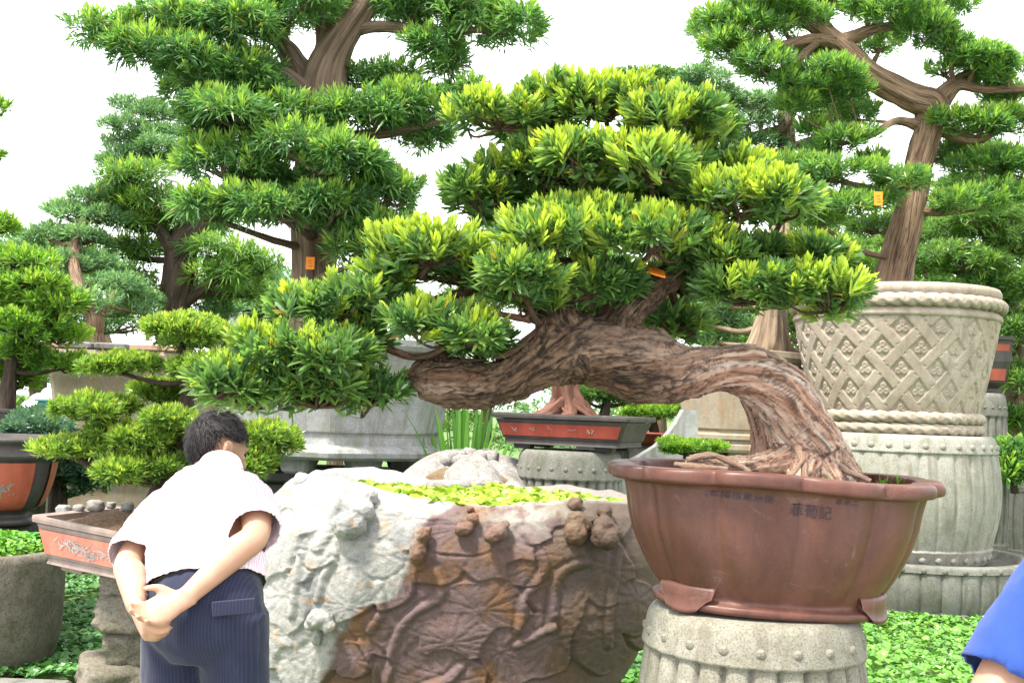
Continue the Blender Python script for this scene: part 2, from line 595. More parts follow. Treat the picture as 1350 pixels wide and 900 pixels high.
# paved path the photographer stands on, with a kerb
m, nt, b, _ = newmat('paving')
tc = nd(nt, 'TexCoord').outputs['Object']
n1 = ntex(nt, tc, 2.2, 5, .6)
n2 = ntex(nt, tc, 60, 4, .7)
c = ramp(nt, [(.3, (.33, .33, .34)), (.7, (.46, .46, .47))], n1)
c = mix(nt, c, ramp(nt, [(.3, (.7,) * 3), (.6, (1.05,) * 3)], n2), .8, 'MULTIPLY')
nt.links.new(c, b.inputs['Base Color'])
b.inputs['Roughness'].default_value = .85
bump(nt, b, n2, .4, .003)
M['paving'] = m
path = build('path', [[-12, -10, .0], [12, -10, .0], [12, 2.3, .0], [-1.95, 2.3, .0], [-1.95, 5.15, .0], [-12, 5.15, .0]],
             [[0, 1, 2, 3, 4, 5]], M['paving'], None, False)
tag(path, 'pale grey paved garden path', 'path', kind='structure')
kb = MB()
kb.add(*box((-7.06, 5.22, .055), (4.98, .06, .06), 0, .012))
kb.add(*box((-2.02, 3.79, .055), (.06, 1.36, .06), 0, .012))
tag(kb.build('kerb', M['granite_grey'], None, False), 'grey stone kerb along the path edge', 'kerb', kind='structure')


# ------------------------------------------------------------------ pots, drums and stones
def lathe(profile, nu, rfun=None, cx=0, cy=0, disp=None, ncap=True, close_inner=False):
    """profile rows (r, z); rfun(theta, j, t) -> radial multiplier array"""
    pr = np.asarray(profile, float)
    th = np.linspace(0, 2 * np.pi, nu, endpoint=False)
    R = pr[:, :1] * np.ones((1, nu))
    if rfun is not None:
        R = R * rfun(th[None, :], pr[:, 1:2])
    if disp is not None:
        R = R + disp(th[None, :] * np.ones((len(pr), 1)), pr[:, 1:2] * np.ones((1, nu)))
    V = np.stack([cx + R * np.cos(th), cy + R * np.sin(th), pr[:, 1:2] * np.ones((1, nu))], -1).reshape(-1, 3)
    F = [gridfaces(nu, len(pr))]
    if ncap:
        F += [np.array([list(range(nu))[::-1]]), np.array([[len(V) - nu + i for i in range(nu)]])]
    return V, F


_stud_me = {}


def stud_at(parent, p, nrm_, r, mat):
    """a domed stud, mesh data shared between studs of one size"""
    key = (round(r, 3), mat.name)
    if key not in _stud_me:
        th = np.linspace(0, 2 * np.pi, 10, endpoint=False)
        V = [[0, 0, r * .55]]
        for ph in (.35, .75, 1.0):
            V += [[math.sin(ph * math.pi / 2) * r * math.cos(t), math.sin(ph * math.pi / 2) * r * math.sin(t), math.cos(ph * math.pi / 2) * r * .55 - (.006 if ph == 1 else 0)] for t in th]
        F = [[0, 1 + i, 1 + (i + 1) % 10] for i in range(10)]
        for k in range(2):
            F += [[1 + k * 10 + i, 11 + k * 10 + i, 11 + k * 10 + (i + 1) % 10, 1 + k * 10 + (i + 1) % 10] for i in range(10)]
        me = bpy.data.meshes.new('stud')
        me.from_pydata(V, [], F)
        me.polygons.foreach_set('use_smooth', [True] * len(F))
        me.materials.append(mat)
        _stud_me[key] = me
    o = bpy.data.objects.new('stud', _stud_me[key])
    col.objects.link(o)
    o.parent = parent
    o.location = Vector(p) - Vector(parent['_org'])
    o.rotation_euler = Vector(nrm_).to_track_quat('Z', 'Y').to_euler()
    return o


def drum(label, cx, cy, z0, z1, rb, rm, rt, ns, nst, mat, studr=.018, group=None, recess=0.0, bands=True, name='stone_drum', groove=.016, front_only=False):
    t = thing(name, label, 'drum', (cx, cy, z0), group)
    H = z1 - z0
    tt = np.concatenate([[0, .012], np.linspace(.03, .125, 4), np.linspace(.13, .15, 4), np.linspace(.18, .83, 16), np.linspace(.85, .875, 5), np.linspace(.89, .97, 4), [.985, 1.0]])
    r = rb * (1 - tt) * (1 - 2 * tt) + 4 * rm * tt * (1 - tt) + rt * tt * (2 * tt - 1)
    r[0] -= .018; r[1] -= .004; r[-1] -= .018; r[-2] -= .005
    ph0 = cx * 3.1

    def disp(th, z):
        t_ = (z - z0) / H
        k = np.abs(((th * ns / (2 * np.pi) + ph0) % 1) - .5) * 2          # 1 at a joint
        w = 2 * np.pi * rm / ns
        gr = np.exp(-((1 - k) * w * .5 / .0075) ** 2)
        puff = (1 - k ** 2) * .010
        body = sstep(.13, .145, t_) * (1 - sstep(.855, .87, t_))
        lip = .022 * (1 - body)
        nse = .004 * fbm(np.stack([np.cos(th) * 3, np.sin(th) * 3, z * 4 + cx], -1), 3)
        return body * (puff - groove * gr) + lip + nse

    pr = np.stack([r, z0 + tt * H], 1)
    if recess:
        pr = np.concatenate([pr, [[rt - .07, z1], [rt - .09, z1 - .01], [rt - .1, z1 - recess], [.02, z1 - recess]]])
    V, F = lathe(pr, ns * (20 if cy < 5 else 11), None, cx, cy, disp)
    body = build('body', V, F, mat, t)
    if bands:
        for tz in (.915, .075):
            rr = rb * (1 - tz) * (1 - 2 * tz) + 4 * rm * tz * (1 - tz) + rt * tz * (2 * tz - 1) + .021
            for k in range(nst):
                a = 2 * math.pi * (k + .5) / nst
                n_ = (math.cos(a), math.sin(a), 0)
                stud_at(t, (cx + rr * n_[0], cy + rr * n_[1], z0 + tz * H), n_, studr, mat)
    return t


# --- the big bonsai's drum
c = at(993, 800, 3.42)
PX, PY = at(1013, 620, 3.42)[:2]
drum('tall pale granite drum carrying the big brown lobed pot', c[0], c[1], 0.0, 0.905, .300, .358, .300, 26, 20, M['granite'], .016)

# --- the big brown pot: an oval, lobed, flared tub on cloud feet
POT_A, POT_B, POT_Z0, POT_Z1 = .52, .39, .915, 1.335
POT_TILT = math.radians(1.7)
pot = thing('bonsai_pot', 'large oval brown clay pot with lobed flaring rim on cloud feet', 'pot', (PX, PY, POT_Z0))
pot.rotation_euler = (0, POT_TILT, 0)


def pot_r(th, lob):
    c_, s_ = np.abs(np.cos(th)), np.abs(np.sin(th))
    e = 2.25
    base = 1 / ((c_ / POT_A) ** e + (s_ / POT_B) ** e) ** (1 / e)
    n_ = 12
    ph = np.arctan2(np.sin(th) / POT_B, np.cos(th) / POT_A)
    k = np.abs(np.sin(ph * n_ / 2))
    return base * (1 - lob * (1 - k) ** 2.0)


prof = [(.60, -.005, .0), (.665, -.004, .0), (.69, .004, .0), (.69, .018, .01), (.665, .026, .015), (.648, .034, .018), (.655, .045, .03), (.70, .075, .04),
        (.75, .115, .045), (.80, .165, .045), (.84, .215, .045), (.868, .265, .045), (.885, .315, .045), (.90, .35, .045), (.915, .368, .045), (.955, .376, .05),
        (.99, .378, .07), (1.008, .385, .08), (1.012, .400, .08), (1.006, .413, .08), (.985, .420, .08), (.93, .422, .06), (.865, .420, .04), (.85, .41, .03), (.84, .385, .02), (.81, .33, .02), (.3, .33, .0)]
nu = 360
th = np.linspace(0, 2 * np.pi, nu, endpoint=False)
V = []
P2 = np.array(prof)
SP = spline(P2, 110)
SP[0], SP[-1] = P2[0], P2[-1]
for r, z, lob in SP:
    R = pot_r(th, lob) * r
    zz = POT_Z0 + z + (.006 * np.sin(th * 3 + 1) if z > .37 else 0)
    V.append(np.stack([PX + R * np.cos(th), PY + R * np.sin(th), zz * np.ones(nu)], -1))
V = np.concatenate(V)
build('body', V, [gridfaces(nu, len(SP)), np.array([list(range(nu))[::-1]])], M['brown_clay'], pot)
# soil mound
q = np.linspace(0.02, 1, 24)
V = np.concatenate([np.stack([PX + pot_r(th[::3], .02) * .845 * k * np.cos(th[::3]), PY + pot_r(th[::3], .02) * .845 * k * np.sin(th[::3]),
                              np.full(120, POT_Z0 + .352 + .05 * (1 - k ** 1.5))], -1) for k in q])
V[:, 2] += .012 * fbm(V * 14, 3)
build('soil', V, [gridfaces(120, 24), np.array([list(range(120))[::-1]])], M['soil'], pot)
# cloud feet
for a0 in (225, 318, 45, 135):
    a0 = math.radians(a0)
    if a0 > math.pi:
        a0 = math.atan2(math.sin(a0) * POT_B, math.cos(a0) * POT_A * 1.25)
    aa = np.linspace(-.30, .30, 25)
    rows = [(.655, .048, 1.0), (.69, .050, 1.0), (.703, .036, .98), (.700, .014, .9), (.700, -.006, .74), (.712, -.022, .60), (.718, -.031, .52), (.705, -.036, .48), (.66, -.034, .46), (.60, -.02, .5), (.58, .02, .8)]
    V = []
    for r, z, wdt in rows:
        ang = a0 + aa * wdt
        rip = 1 + 0 * aa
        zz = z + .010 * (aa / .30) ** 2 * (z < 0)
        V.append(np.stack([PX + pot_r(ang, 0) * r * rip * np.cos(ang), PY + pot_r(ang, 0) * r * rip * np.sin(ang), POT_Z0 + .022 + zz], -1))
    V = np.concatenate(V)
    n_, m_ = 25, len(rows)
    F = [gridfaces(n_, m_, False)]
    F += [np.array([[j * n_ for j in range(m_)][::-1]]), np.array([[j * n_ + n_ - 1 for j in range(m_)]])]
    F += [np.array([[(m_ - 1) * n_ + i, (m_ - 1) * n_ + i + 1, i + 1, i] for i in range(n_ - 1)])]
    build('foot', V, F, M['brown_clay'], pot)


def text_mesh(body, size):
    cu = bpy.data.curves.new('t', 'FONT')
    cu.body, cu.size, cu.resolution_u = body, size, 2
    cu.align_x = 'CENTER'
    ob = bpy.data.objects.new('t', cu)
    col.objects.link(ob)
    ev = ob.evaluated_get(bpy.context.evaluated_depsgraph_get())
    me = ev.to_mesh()
    V = np.array([v.co[:] for v in me.vertices]).reshape(-1, 3)
    Fc = [list(p.vertices) for p in me.polygons]
    ev.to_mesh_clear()
    bpy.data.objects.remove(ob)
    return V, Fc


def pot_text(body, px, py, size, slope=0.0, squash=1.0, mat='ink'):
    V, Fc = text_mesh(body, size)
    if not len(Fc):
        return
    P = at(px, py, PY - POT_B * .9)
    x = P[0] - PX + V[:, 0]
    z = P[2] - POT_Z0 + V[:, 1] * squash + V[:, 0] * slope
    # find the pot's front at (x, z)
    zr = np.interp(z, SP[20:70, 1], SP[20:70, 0])
    y = np.zeros(len(x))
    thf = -np.pi / 2 + np.arcsin(np.clip(x / POT_A, -1, 1))
    for _ in range(30):
        R = pot_r(thf, .045) * zr
        thf += (x - R * np.cos(thf)) / np.maximum(-R * np.sin(thf), .05) * .7
    R = pot_r(thf, .045) * zr + .003
    W = np.stack([PX + R * np.cos(thf), PY + R * np.sin(thf), POT_Z0 + z], -1)
    build('inscription', W, Fc, M[mat], pot, False)


pot_text('(本梅根業米樹', 973, 661, .030, -.03, .75)
pot_text('菲葡記', 1066, 681, .040, -.04, 1.05)
pot_text('本米二', 1113, 664, .024, -.03, .8)
# small grass tufts in the pot come with the plants below

# --- the woven "basket" pot with rope mouldings, on a drum, in a low round tray
RX, RY = at(1178, 560, 9.1)[:2]
drum('low wide grey stone drum tray with studs at ground level', at(1196, 700, 9.15)[0], 9.15, 0.0, .42, .93, .985, .96, 40, 40, M['granite_grey'], .024, recess=.06, name='stone_tray', )
drum('big round stone drum with staves under the woven stone pot', RX + .04, RY, .362, 1.415, .67, .80, .73, 34, 36, M['drum_stone'], .028)
bk = thing('basket_pot', 'huge sandstone pot carved like woven basketwork with rope rims', 'pot', (RX, RY, 1.415))
BZ0, BZ1 = 1.60, 2.36
nu, nv = 608, 104
th = np.linspace(0, 2 * np.pi, nu, endpoint=False)[None, :]
zz = np.linspace(0, 1, nv)[:, None]
R0 = .715 + (.895 - .715) * zz ** .85
NB = 17
hgt = BZ1 - BZ0
ux = th * NB / (2 * np.pi)
vy = zz * hgt / (2 * np.pi * .8 / NB)                 # same unit as ux
a_ = (ux + vy * .9 + 50) * 1.0
b_ = (ux - vy * .9 + 50) * 1.0
fa, fb = a_ % 1, b_ % 1
wv = .30
ia, ib = np.floor(a_), np.floor(b_)
sa = np.abs(fa - .5) < wv / 1.0 * .5 + .04
sb = np.abs(fb - .5) < wv / 1.0 * .5 + .04
pa = sstep(.22, .195, np.abs(fa - .5))
pb = sstep(.22, .195, np.abs(fb - .5))
over = ((ia + ib) % 2) == 0
hA = pa * np.where(over | (pb < .05), 1.0, .3)
hB = pb * np.where(~over | (pa < .05), 1.0, .3)
H = np.maximum(hA, hB) * .015
# trefoils in the open diamonds: fa,fb near 0 (wrapped)
wa, wb = ((fa + .5) % 1) - .5, ((fb + .5) % 1) - .5
tx, tz = (wa + wb), (wa - wb)
tre = np.zeros_like(H)
for k in range(3):
    aa = math.radians(90 + 120 * k)
    d = np.hypot(tx - .19 * math.cos(aa), tz - .19 * math.sin(aa))
    tre = np.maximum(tre, sstep(.19, .14, d) * (1 - .5 * sstep(.09, .0, d)))
H = np.maximum(H, tre * .012)
H = H + .003 * fbm(np.stack([np.cos(th) * 4 + 0 * zz, np.sin(th) * 4 + 0 * zz, zz * 4 + 0 * th], -1), 3)
R = (R0 + H) * .92
V = np.stack([RX + R * np.cos(th), RY + R * np.sin(th), BZ0 + zz * hgt + 0 * th], -1).reshape(-1, 3)
build('woven_wall', V, gridfaces(nu, nv), M['basket_stone'], bk)


def rope(cx, cy, z, r, thick, nstr, slope, mat, parent, name='rope_moulding'):
    nu_, nv_ = nstr * 10, 20
    t1 = np.linspace(0, 2 * np.pi, nu_, endpoint=False)[None, :]
    t2 = np.linspace(0, 2 * np.pi, nv_, endpoint=False)[:, None]
    ph = (t1 * nstr + t2 * slope) % (2 * np.pi)
    q_ = thick * (.72 + .32 * np.abs(np.sin(ph / 2)) ** .6)
    R_ = r + q_ * np.cos(t2)
    V_ = np.stack([cx + R_ * np.cos(t1), cy + R_ * np.sin(t1), z + q_ * np.sin(t2)], -1).reshape(-1, 3)
    F_ = gridfaces(nu_, nv_)
    u = np.arange(nu_)
    F2 = np.stack([(nv_ - 1) * nu_ + u, (nv_ - 1) * nu_ + (u + 1) % nu_, (u + 1) % nu_, u], 1)
    return build(name, V_, [F_, F2], mat, parent)


rope(RX, RY, 1.462, .667, .047, 40, 2.6, M['basket_stone'], bk)
rope(RX, RY, 1.552, .676, .047, 40, 2.6, M['basket_stone'], bk)
rope(RX, RY, 2.475, .833, .055, 48, 2.6, M['basket_stone'], bk)
V, F = lathe([(.65, 1.43), (.66, 1.50), (.66, 1.60), (.665, 1.61)], 120, None, RX, RY)
build('base', V, F, M['basket_stone'], bk)
V, F = lathe([(0.810, 2.345), (0.842, 2.35), (0.851, 2.375), (0.842, 2.40), (0.828, 2.41), (0.819, 2.45), (0.810, 2.52), (0.833, 2.535), (0.842, 2.56), (0.842, 2.59), (0.828, 2.615), (0.782, 2.62), (0.736, 2.60), (0.727, 2.5), (0.018, 2.5)], 160, None, RX, RY)
build('rim', V, F, M['basket_stone'], bk)
V, F = lathe([(0.727, 2.555), (0.460, 2.58), (0.018, 2.60)], 60, None, RX, RY, lambda t_, z_: .01 * np.sin(t_ * 7))
build('soil', V, F[:1] + F[2:], M['soil'], bk)


def facet_pot(label, px, Y, n, rot, prof, mat, name='stone_pot', soil=True, yscale=1.0, feet=0, footz=None, group=None):
    """many-sided stone pot from a profile of (apothem, z); parts: body, soil, feet"""
    cx = at(px, 500, Y)[0]
    pr = np.asarray(prof, float)
    t = thing(name, label, 'pot', (cx, Y, footz if footz is not None else pr[0, 1]), group)
    # each corner is chamfered: 2 vertices and one subdivided side
    ang, k = [], 14
    V = []
    base = []
    for i in range(n):
        a0, a1 = rot + 2 * math.pi * i / n, rot + 2 * math.pi * (i + 1) / n
        p0, p1 = np.array([math.cos(a0), math.sin(a0)]), np.array([math.cos(a1), math.sin(a1)])
        for s in np.linspace(.03, .97, k):
            base.append(p0 * (1 - s) + p1 * s)
    base = np.array(base) / math.cos(math.pi / n)
    nu = len(base)
    for r, z in pr:
        V.append(np.concatenate([base * r * [1, yscale], np.full((nu, 1), z)], 1))
    V = np.concatenate(V) + [cx, Y, 0]
    V[:, :2] += (.002 * fbm(V * 5, 3))[:, None] * nrm(V[:, :2] - [cx, Y])
    build('body', V, [gridfaces(nu, len(pr)), np.array([list(range(nu))[::-1]])], mat, t, False)
    if soil:
        rr, z = pr[-1]
        q = np.concatenate([np.concatenate([base * rr * k_ * .999 * [1, yscale], np.full((nu, 1), z + .04 * (1 - k_))], 1) for k_ in (1.0, .6, .3, .02)]) + [cx, Y, 0.002]
        build('soil', q, [gridfaces(nu, 4), np.array([[3 * nu + i for i in range(nu)]])], M['soil'], t)
    if feet:
        r0, z0 = pr[0]
        for i in range(feet):
            a = rot + 2 * math.pi * (i + .5) / feet + math.pi / n * 0
            p = np.array([math.cos(a), math.sin(a)]) * r0 * .86
            Vb, Fb = box((cx + p[0], Y + p[1] * yscale, (z0 + footz) / 2 + .01), (.12, .10, (z0 - footz) / 2 + .012), a + math.pi / 2, .02, .75)
            build('foot', Vb, Fb, mat, t, False)
    return t


def plinth(label, px, Y, hx, hy, z1, mat, rot=0.0, name='stone_plinth'):
    """a plain hewn block with base course and cap"""
    cx = at(px, 500, Y)[0]
    t = thing(name, label, 'plinth', (cx, Y, 0))
    V, F = box((cx, Y, (z1 - .12) / 2 + .03), (hx * .92, hy * .92, (z1 - .12) / 2 + .03), rot, .02)
    build('block', V, F, mat, t, False)
    V, F = box((cx, Y, z1 - .03), (hx, hy, .03), rot, .012)
    build('cap', V, F, mat, t, False)
    V, F = box((cx, Y, .05), (hx * 1.04, hy * 1.04, .05), rot, .015)
    build('base', V, F, mat, t, False)
    return t


# grey octagonal basin of the tall cloud-pruned tree
plinth('dark stone plinth under the pale grey octagonal basin', 440, 7.8, .62, .62, 1.02, M['dark_stone'])
facet_pot('pale grey octagonal stone basin with moulded base and block feet', 442, 7.8, 8, math.radians(9), [
    (.66, 1.12), (.76, 1.125), (.785, 1.145), (.79, 1.175), (.775, 1.20), (.75, 1.21), (.725, 1.225), (.72, 1.28), (.725, 1.30), (.735, 1.305), (.74, 1.315),
    (.76, 1.45), (.80, 1.62), (.83, 1.80), (.845, 1.86), (.87, 1.87), (.89, 1.90), (.89, 1.94), (.87, 1.96), (.80, 1.96), (.78, 1.94), (.78, 1.91)], M['basin_stone'], feet=8, footz=1.02)
# tan rectangular pot far left, bricks on its rim
plinth('weathered tan stone plinth under the tan square pot', 190, 10.0, .62, .5, .80, M['tan_stone'])
tan = facet_pot('tan square stone pot with rust streaks and bricks on its rim', 190, 10.0, 4, math.radians(47), [
    (.60, .80), (.64, .805), (.65, .84), (.64, .90), (.60, .92), (.595, .98), (.62, 1.25), (.66, 1.50), (.70, 1.74), (.705, 1.80), (.75, 1.815), (.785, 1.84), (.79, 1.87), (.775, 1.90), (.70, 1.905), (.68, 1.89)], M['tan_stone'], yscale=.8)
tx_ = at(190, 500, 10.0)[0]
for i, (dx, w_) in enumerate(((-.60, .13), (-.36, .10), (-.10, .14), (.20, .13), (.48, .12))):
    V, F = box((tx_ + dx, 10.0 - .57 + .012 * (i % 2), 1.905 + .032), (w_, .07, .03), .05 * ((i % 3) - 1), .012)
    b_o = build('brick', V, F, M['pale_rock'] if i in (1, 2) else M['brick'], None, False)
    tag(b_o, ['reddish brick lying at the left end of the tan pot rim', 'short pale stone lying second along the tan pot rim', 'long pale stone lying in the middle of the tan pot rim',
              'brown brick lying right of the pale stones on the tan pot rim', 'reddish brick at the right end of the tan pot rim'][i], 'brick')
# tan octagonal pot behind the trunk, right
plinth('dark stone plinth under the ochre stone pot', 968, 9.8, .40, .40, 1.09, M['dark_stone'])
facet_pot('ochre octagonal stone pot with bracket feet behind the arching trunk', 972, 9.8, 8, math.radians(16), [
    (.44, 1.19), (.52, 1.195), (.53, 1.22), (.53, 1.26), (.50, 1.275), (.50, 1.30), (.53, 1.31), (.53, 1.345), (.49, 1.36), (.49, 1.38), (.505, 1.40), (.52, 1.7), (.53, 1.96),
    (.545, 1.99), (.57, 2.0), (.585, 2.04), (.57, 2.09), (.52, 2.1), (.47, 2.09), (.46, 2.05)], M['tan_stone'], feet=8, footz=1.09)

# --- red tray pot on a drum, centre
cx = at(752, 590, 6.6)[0]
drum('grey ribbed stone drum under the red and black tray pot', cx, 6.6, 0.0, 1.265, .28, .345, .285, 30, 24, M['granite_grey'], .015)


def tray(label, c, a, half, h, flare, matf, matp, drawing, z, tilt=0.0, lip=.018, panels=('f',), name='tray_pot', soilmat='soil', rowrim=(1.035, .03), mound=.035):
    """rectangular flared tray: body, rim, one panel per listed face, feet, soil; c = centre, a = yaw"""
    t = thing(name, label, 'pot', (c[0], c[1], z))
    hx, hy = half
    t.rotation_euler = (0, tilt, a)
    o = np.array([c[0], c[1], z])
    rows = [(1 - flare * .92, .0), (1 - flare, .012), (1 - flare * .98, .03), (1 - flare * .8, .035), (1 - flare * .45, h * .5), (1 - flare * .12, h - .05), (1 - flare * .02, h - .035)]
    rim = [(1.0, h - .033), (rowrim[0], h - .028), (rowrim[0] + .006, h - .012), (rowrim[0], h), (1.0, h + .001), (.93, h), (.92, h - .02), (.90, h - .05)]

    def ring(k, zz):
        return box((0, 0, 0), (hx * k, hy * k if k < 1.2 else hy, 1), 0, .02)[0][8:16] * [1, 1, 0] + [0, 0, zz]
    V = np.concatenate([ring(k, zz) for k, zz in rows]) + o
    build('body', V, [gridfaces(8, len(rows)), np.array([list(range(8))[::-1]])], M[matf], t, False)
    V = np.concatenate([ring(k, zz) for k, zz in rim]) + o
    build('rim', V, [gridfaces(8, len(rim))], M[matf], t, False)
    g_ = np.linspace(-1, 1, 30)
    gx, gy = np.meshgrid(g_, g_)
    V = np.stack([gx * hx * .905, gy * hy * .905, h - .045 + mound * (1 - gx ** 4) * (1 - gy ** 4) + (.012 + .18 * (mound - .035)) * fbm(np.stack([gx * 6, gy * 5, gx * 0 + z], -1), 4)], -1).reshape(-1, 3) + o
    build('soil', V, gridfaces(30, 30, False), M[soilmat], t)
    zb, zt = .05, h - .06
    for f in panels:
        def face_pt(u, v, out):
            zz = zb + (zt - zb) * v
            k = np.interp(zz, [r[1] for r in rows], [r[0] for r in rows])
            if f == 'f':
                return np.stack([u * hx * k * .95, -hy * k - out + 0 * u, zz], -1)
            return np.stack([hx * k + out + 0 * u, u * hy * k * .93, zz], -1)
        u = np.linspace(-1, 1, 12)
        v = np.linspace(0, 1, 6)
        U, W = np.meshgrid(u, v)
        V = np.concatenate([face_pt(U.ravel(), W.ravel(), .006)]) + o
        pn = build('panel', V, gridfaces(12, 6, False), M[matp], t, True)
        if drawing and f == 'f':
            mb = MB()
            for q_ in drawing(hx):
                q_ = np.asarray(q_, float)
                Pq = face_pt(q_[:, 0], q_[:, 1], .0085) + o
                mb.add(Pq, [np.array([list(range(len(Pq)))])])
            mb.build('panel_drawing', M['inlay_light' if matp != 'salmon' else 'inlay'], pn, False)['kind'] = 'stuff'
    for sx in (-1, 1):
        for sy in (-1, 1):
            V, F = box((o[0] + sx * hx * .62, o[1] + sy * hy * .6, o[2] - .014), (hx * .14, hy * .16, .016), 0, .004, .85)
            build('foot', V, F, M[matf], t, False)
    return t


def strokes(seed, cells, hx):
    """little brush strokes: quads in panel coordinates"""
    r_ = rnd(seed)
    out = []
    for (cu, cv, su, sv, n_) in cells:
        for _ in range(n_):
            x, y = cu + su * (r_.random() - .5), cv + sv * (r_.random() - .5)
            ang = r_.choice([0, math.pi / 2, .8, 2.3]) + r_.normal() * .15
            L = .25 + .5 * r_.random()
            d = np.array([math.cos(ang) * su * .5 * L, math.sin(ang) * sv * .5 * L])
            w_ = np.array([-math.sin(ang) * su * .06, math.cos(ang) * sv * .06]) * (.8 + r_.random())
            p = np.array([x, y])
            out.append([p - d - w_, p + d - w_ * .5, p + d + w_ * .5, p - d + w_])
    return out


cr = at(757, 560, 6.62)
tray('shallow red tray pot with black frame holding a short thick trunk', cr, math.radians(-24), (.425, .27), .185, .13, 'dark_clay', 'red_glaze',
     lambda hx: strokes(3, [(-.75, .5, .09, .45, 6), (-.45, .5, .08, .45, 5), (-.15, .55, .07, .4, 4), (.22, .55, .1, .35, 4), (.52, .5, .11, .5, 7)], hx), 1.297, panels=('f',), rowrim=(1.05, .03))

# --- left tray with salmon panel, standing on a pillar of rough stones
cl = at(208, 702, 5.35)
tray('long salmon-panelled tray pot with landscape drawing held on rough stones', cl, math.radians(-20), (.52, .30), .225, .13, 'frame_clay', 'salmon',
     lambda hx: strokes(5, [(-.72, .62, .16, .4, 12), (-.55, .55, .18, .55, 16), (-.38, .45, .2, .5, 16), (-.2, .4, .2, .35, 12), (.0, .36, .25, .25, 8), (.3, .5, .12, .5, 6), (.5, .4, .3, .2, 6)], hx), .635, tilt=math.radians(5), name='tray_pot', mound=.085, soilmat='loose_soil')


def boulder(c, r, seed, amp=.25, nu=28, nv=18, sq=2.6, fr=1.3):
    """lumpy, slightly squared stone"""
    ph = np.linspace(-np.pi / 2 + .04, np.pi / 2 - .04, nv)
    th = np.linspace(0, 2 * np.pi, nu, endpoint=False)
    D = np.stack([np.outer(np.cos(ph), np.cos(th)), np.outer(np.cos(ph), np.sin(th)), np.outer(np.sin(ph), np.ones(nu))], -1).reshape(-1, 3)
    k = 1 / (np.abs(D) ** sq).sum(1) ** (1 / sq)
    k = k * (1 + amp * fbm(D * fr + seed * 3.7, 4))
    V = D * k[:, None] * np.asarray(r)
    F = [gridfaces(nu, nv), np.array([list(range(nu))[::-1]]), np.array([[len(V) - nu + i for i in range(nu)]])]
    return V + np.asarray(c), F


pil = thing('stone_pillar', 'stacked rough brown stones carrying the salmon tray pot', 'stone pillar', (cl[0], cl[1], 0))
x0, y0 = at(178, 800, 5.4)[:2]
zc = 0.0
for i, (w_, h_) in enumerate(((.21, .095), (.14, .085), (.19, .085), (.12, .060))):
    V, F = boulder((0, 0, 0), (w_, w_ * .9, h_ * 1.1), i + 1, .20, 44, 30, 7.0, 2.6)
    rr_ = Matrix.Rotation(i * 1.3 + .4, 3, 'Z') @ Matrix.Rotation(.12 * (-1) ** i, 3, 'X')
    V = V @ np.array(rr_).T + [x0 + .04 * ((i * 7) % 3 - 1), y0 + .02 * (i % 2), zc + h_]
    build('stone', V, F, M['rough_stone'], pil)
    zc += h_ * 1.86
V, F = boulder((x0 + .36, y0 + .05, .29), (.13, .14, .31), 9, .2, 40, 30, 6.0, 2.4)
build('stone', V, F, M['rough_stone'], pil)

# --- granite planter at the left edge
tp = at(-32, 760, 5.9)
t = thing('granite_planter', 'rough round granite planter overflowing with green herbs', 'planter', (tp[0], 5.9, 0))
V, F = lathe([(.38, .0), (.42, .02), (.45, .2), (.455, .45), (.45, .6), (.44, .635), (.40, .645), (.35, .63), (.34, .56), (.05, .56)], 80, None, tp[0], 5.9,
             lambda th, z: .012 * fbm(np.stack([np.cos(th) * 5, np.sin(th) * 5, z * 9], -1), 4))
build('body', V, F, M['rough_stone'], t)
V, F = lathe([(.345, .585), (.2, .60), (.02, .61)], 40, None, tp[0], 5.9)
build('soil', V, F[:1] + F[2:], M['soil'], t)

# --- red pot with dark frame at the left edge
lp = at(-26, 600, 6.6)
drum('dark squat stone stool under the red flowered pot', lp[0], 6.6, 0, .70, .34, .38, .33, 24, 20, M['dark_stone'], .015, bands=False, name='stone_stool')
t = thing('red_pot', 'rust red pot with black rim and grey painted flower', 'pot', (lp[0], 6.6, .70))
t.rotation_euler = (0, 0, .42)


def sq(th, e=3.6):
    return 1 / (np.abs(np.cos(th)) ** e + np.abs(np.sin(th)) ** e) ** (1 / e)


V, F = lathe([(.30, .70), (.33, .705), (.33, .735), (.30, .745), (.29, .775), (.33, .79), (.365, .82), (.40, .90), (.425, 1.0), (.435, 1.08), (.438, 1.10), (.47, 1.115), (.475, 1.13), (.455, 1.15), (.455, 1.195), (.48, 1.205), (.485, 1.225), (.43, 1.23), (.41, 1.18), (.02, 1.18)],
             128, lambda th, z: sq(th), lp[0], 6.6)
build('body', V, F, M['dark_clay'], t)
n_ = 40
for fi, a0 in enumerate((-90, 0)):
    aa = np.radians(a0) + np.linspace(-.66, .66, n_)
    zr = [.80, .82, .86, .90, .95, 1.0, 1.05, 1.085]
    rr = [.338, .369, .388, .404, .4175, .429, .436, .44]
    V = np.concatenate([np.stack([lp[0] + (r_ + .006) * sq(aa) * np.cos(aa), 6.6 + (r_ + .006) * sq(aa) * np.sin(aa), np.full(n_, z_)], -1) for z_, r_ in zip(zr, rr)])
    build('panel', V, gridfaces(n_, len(zr), False), M['rust_glaze'], t)
mb = MB()
r_ = rnd(12)
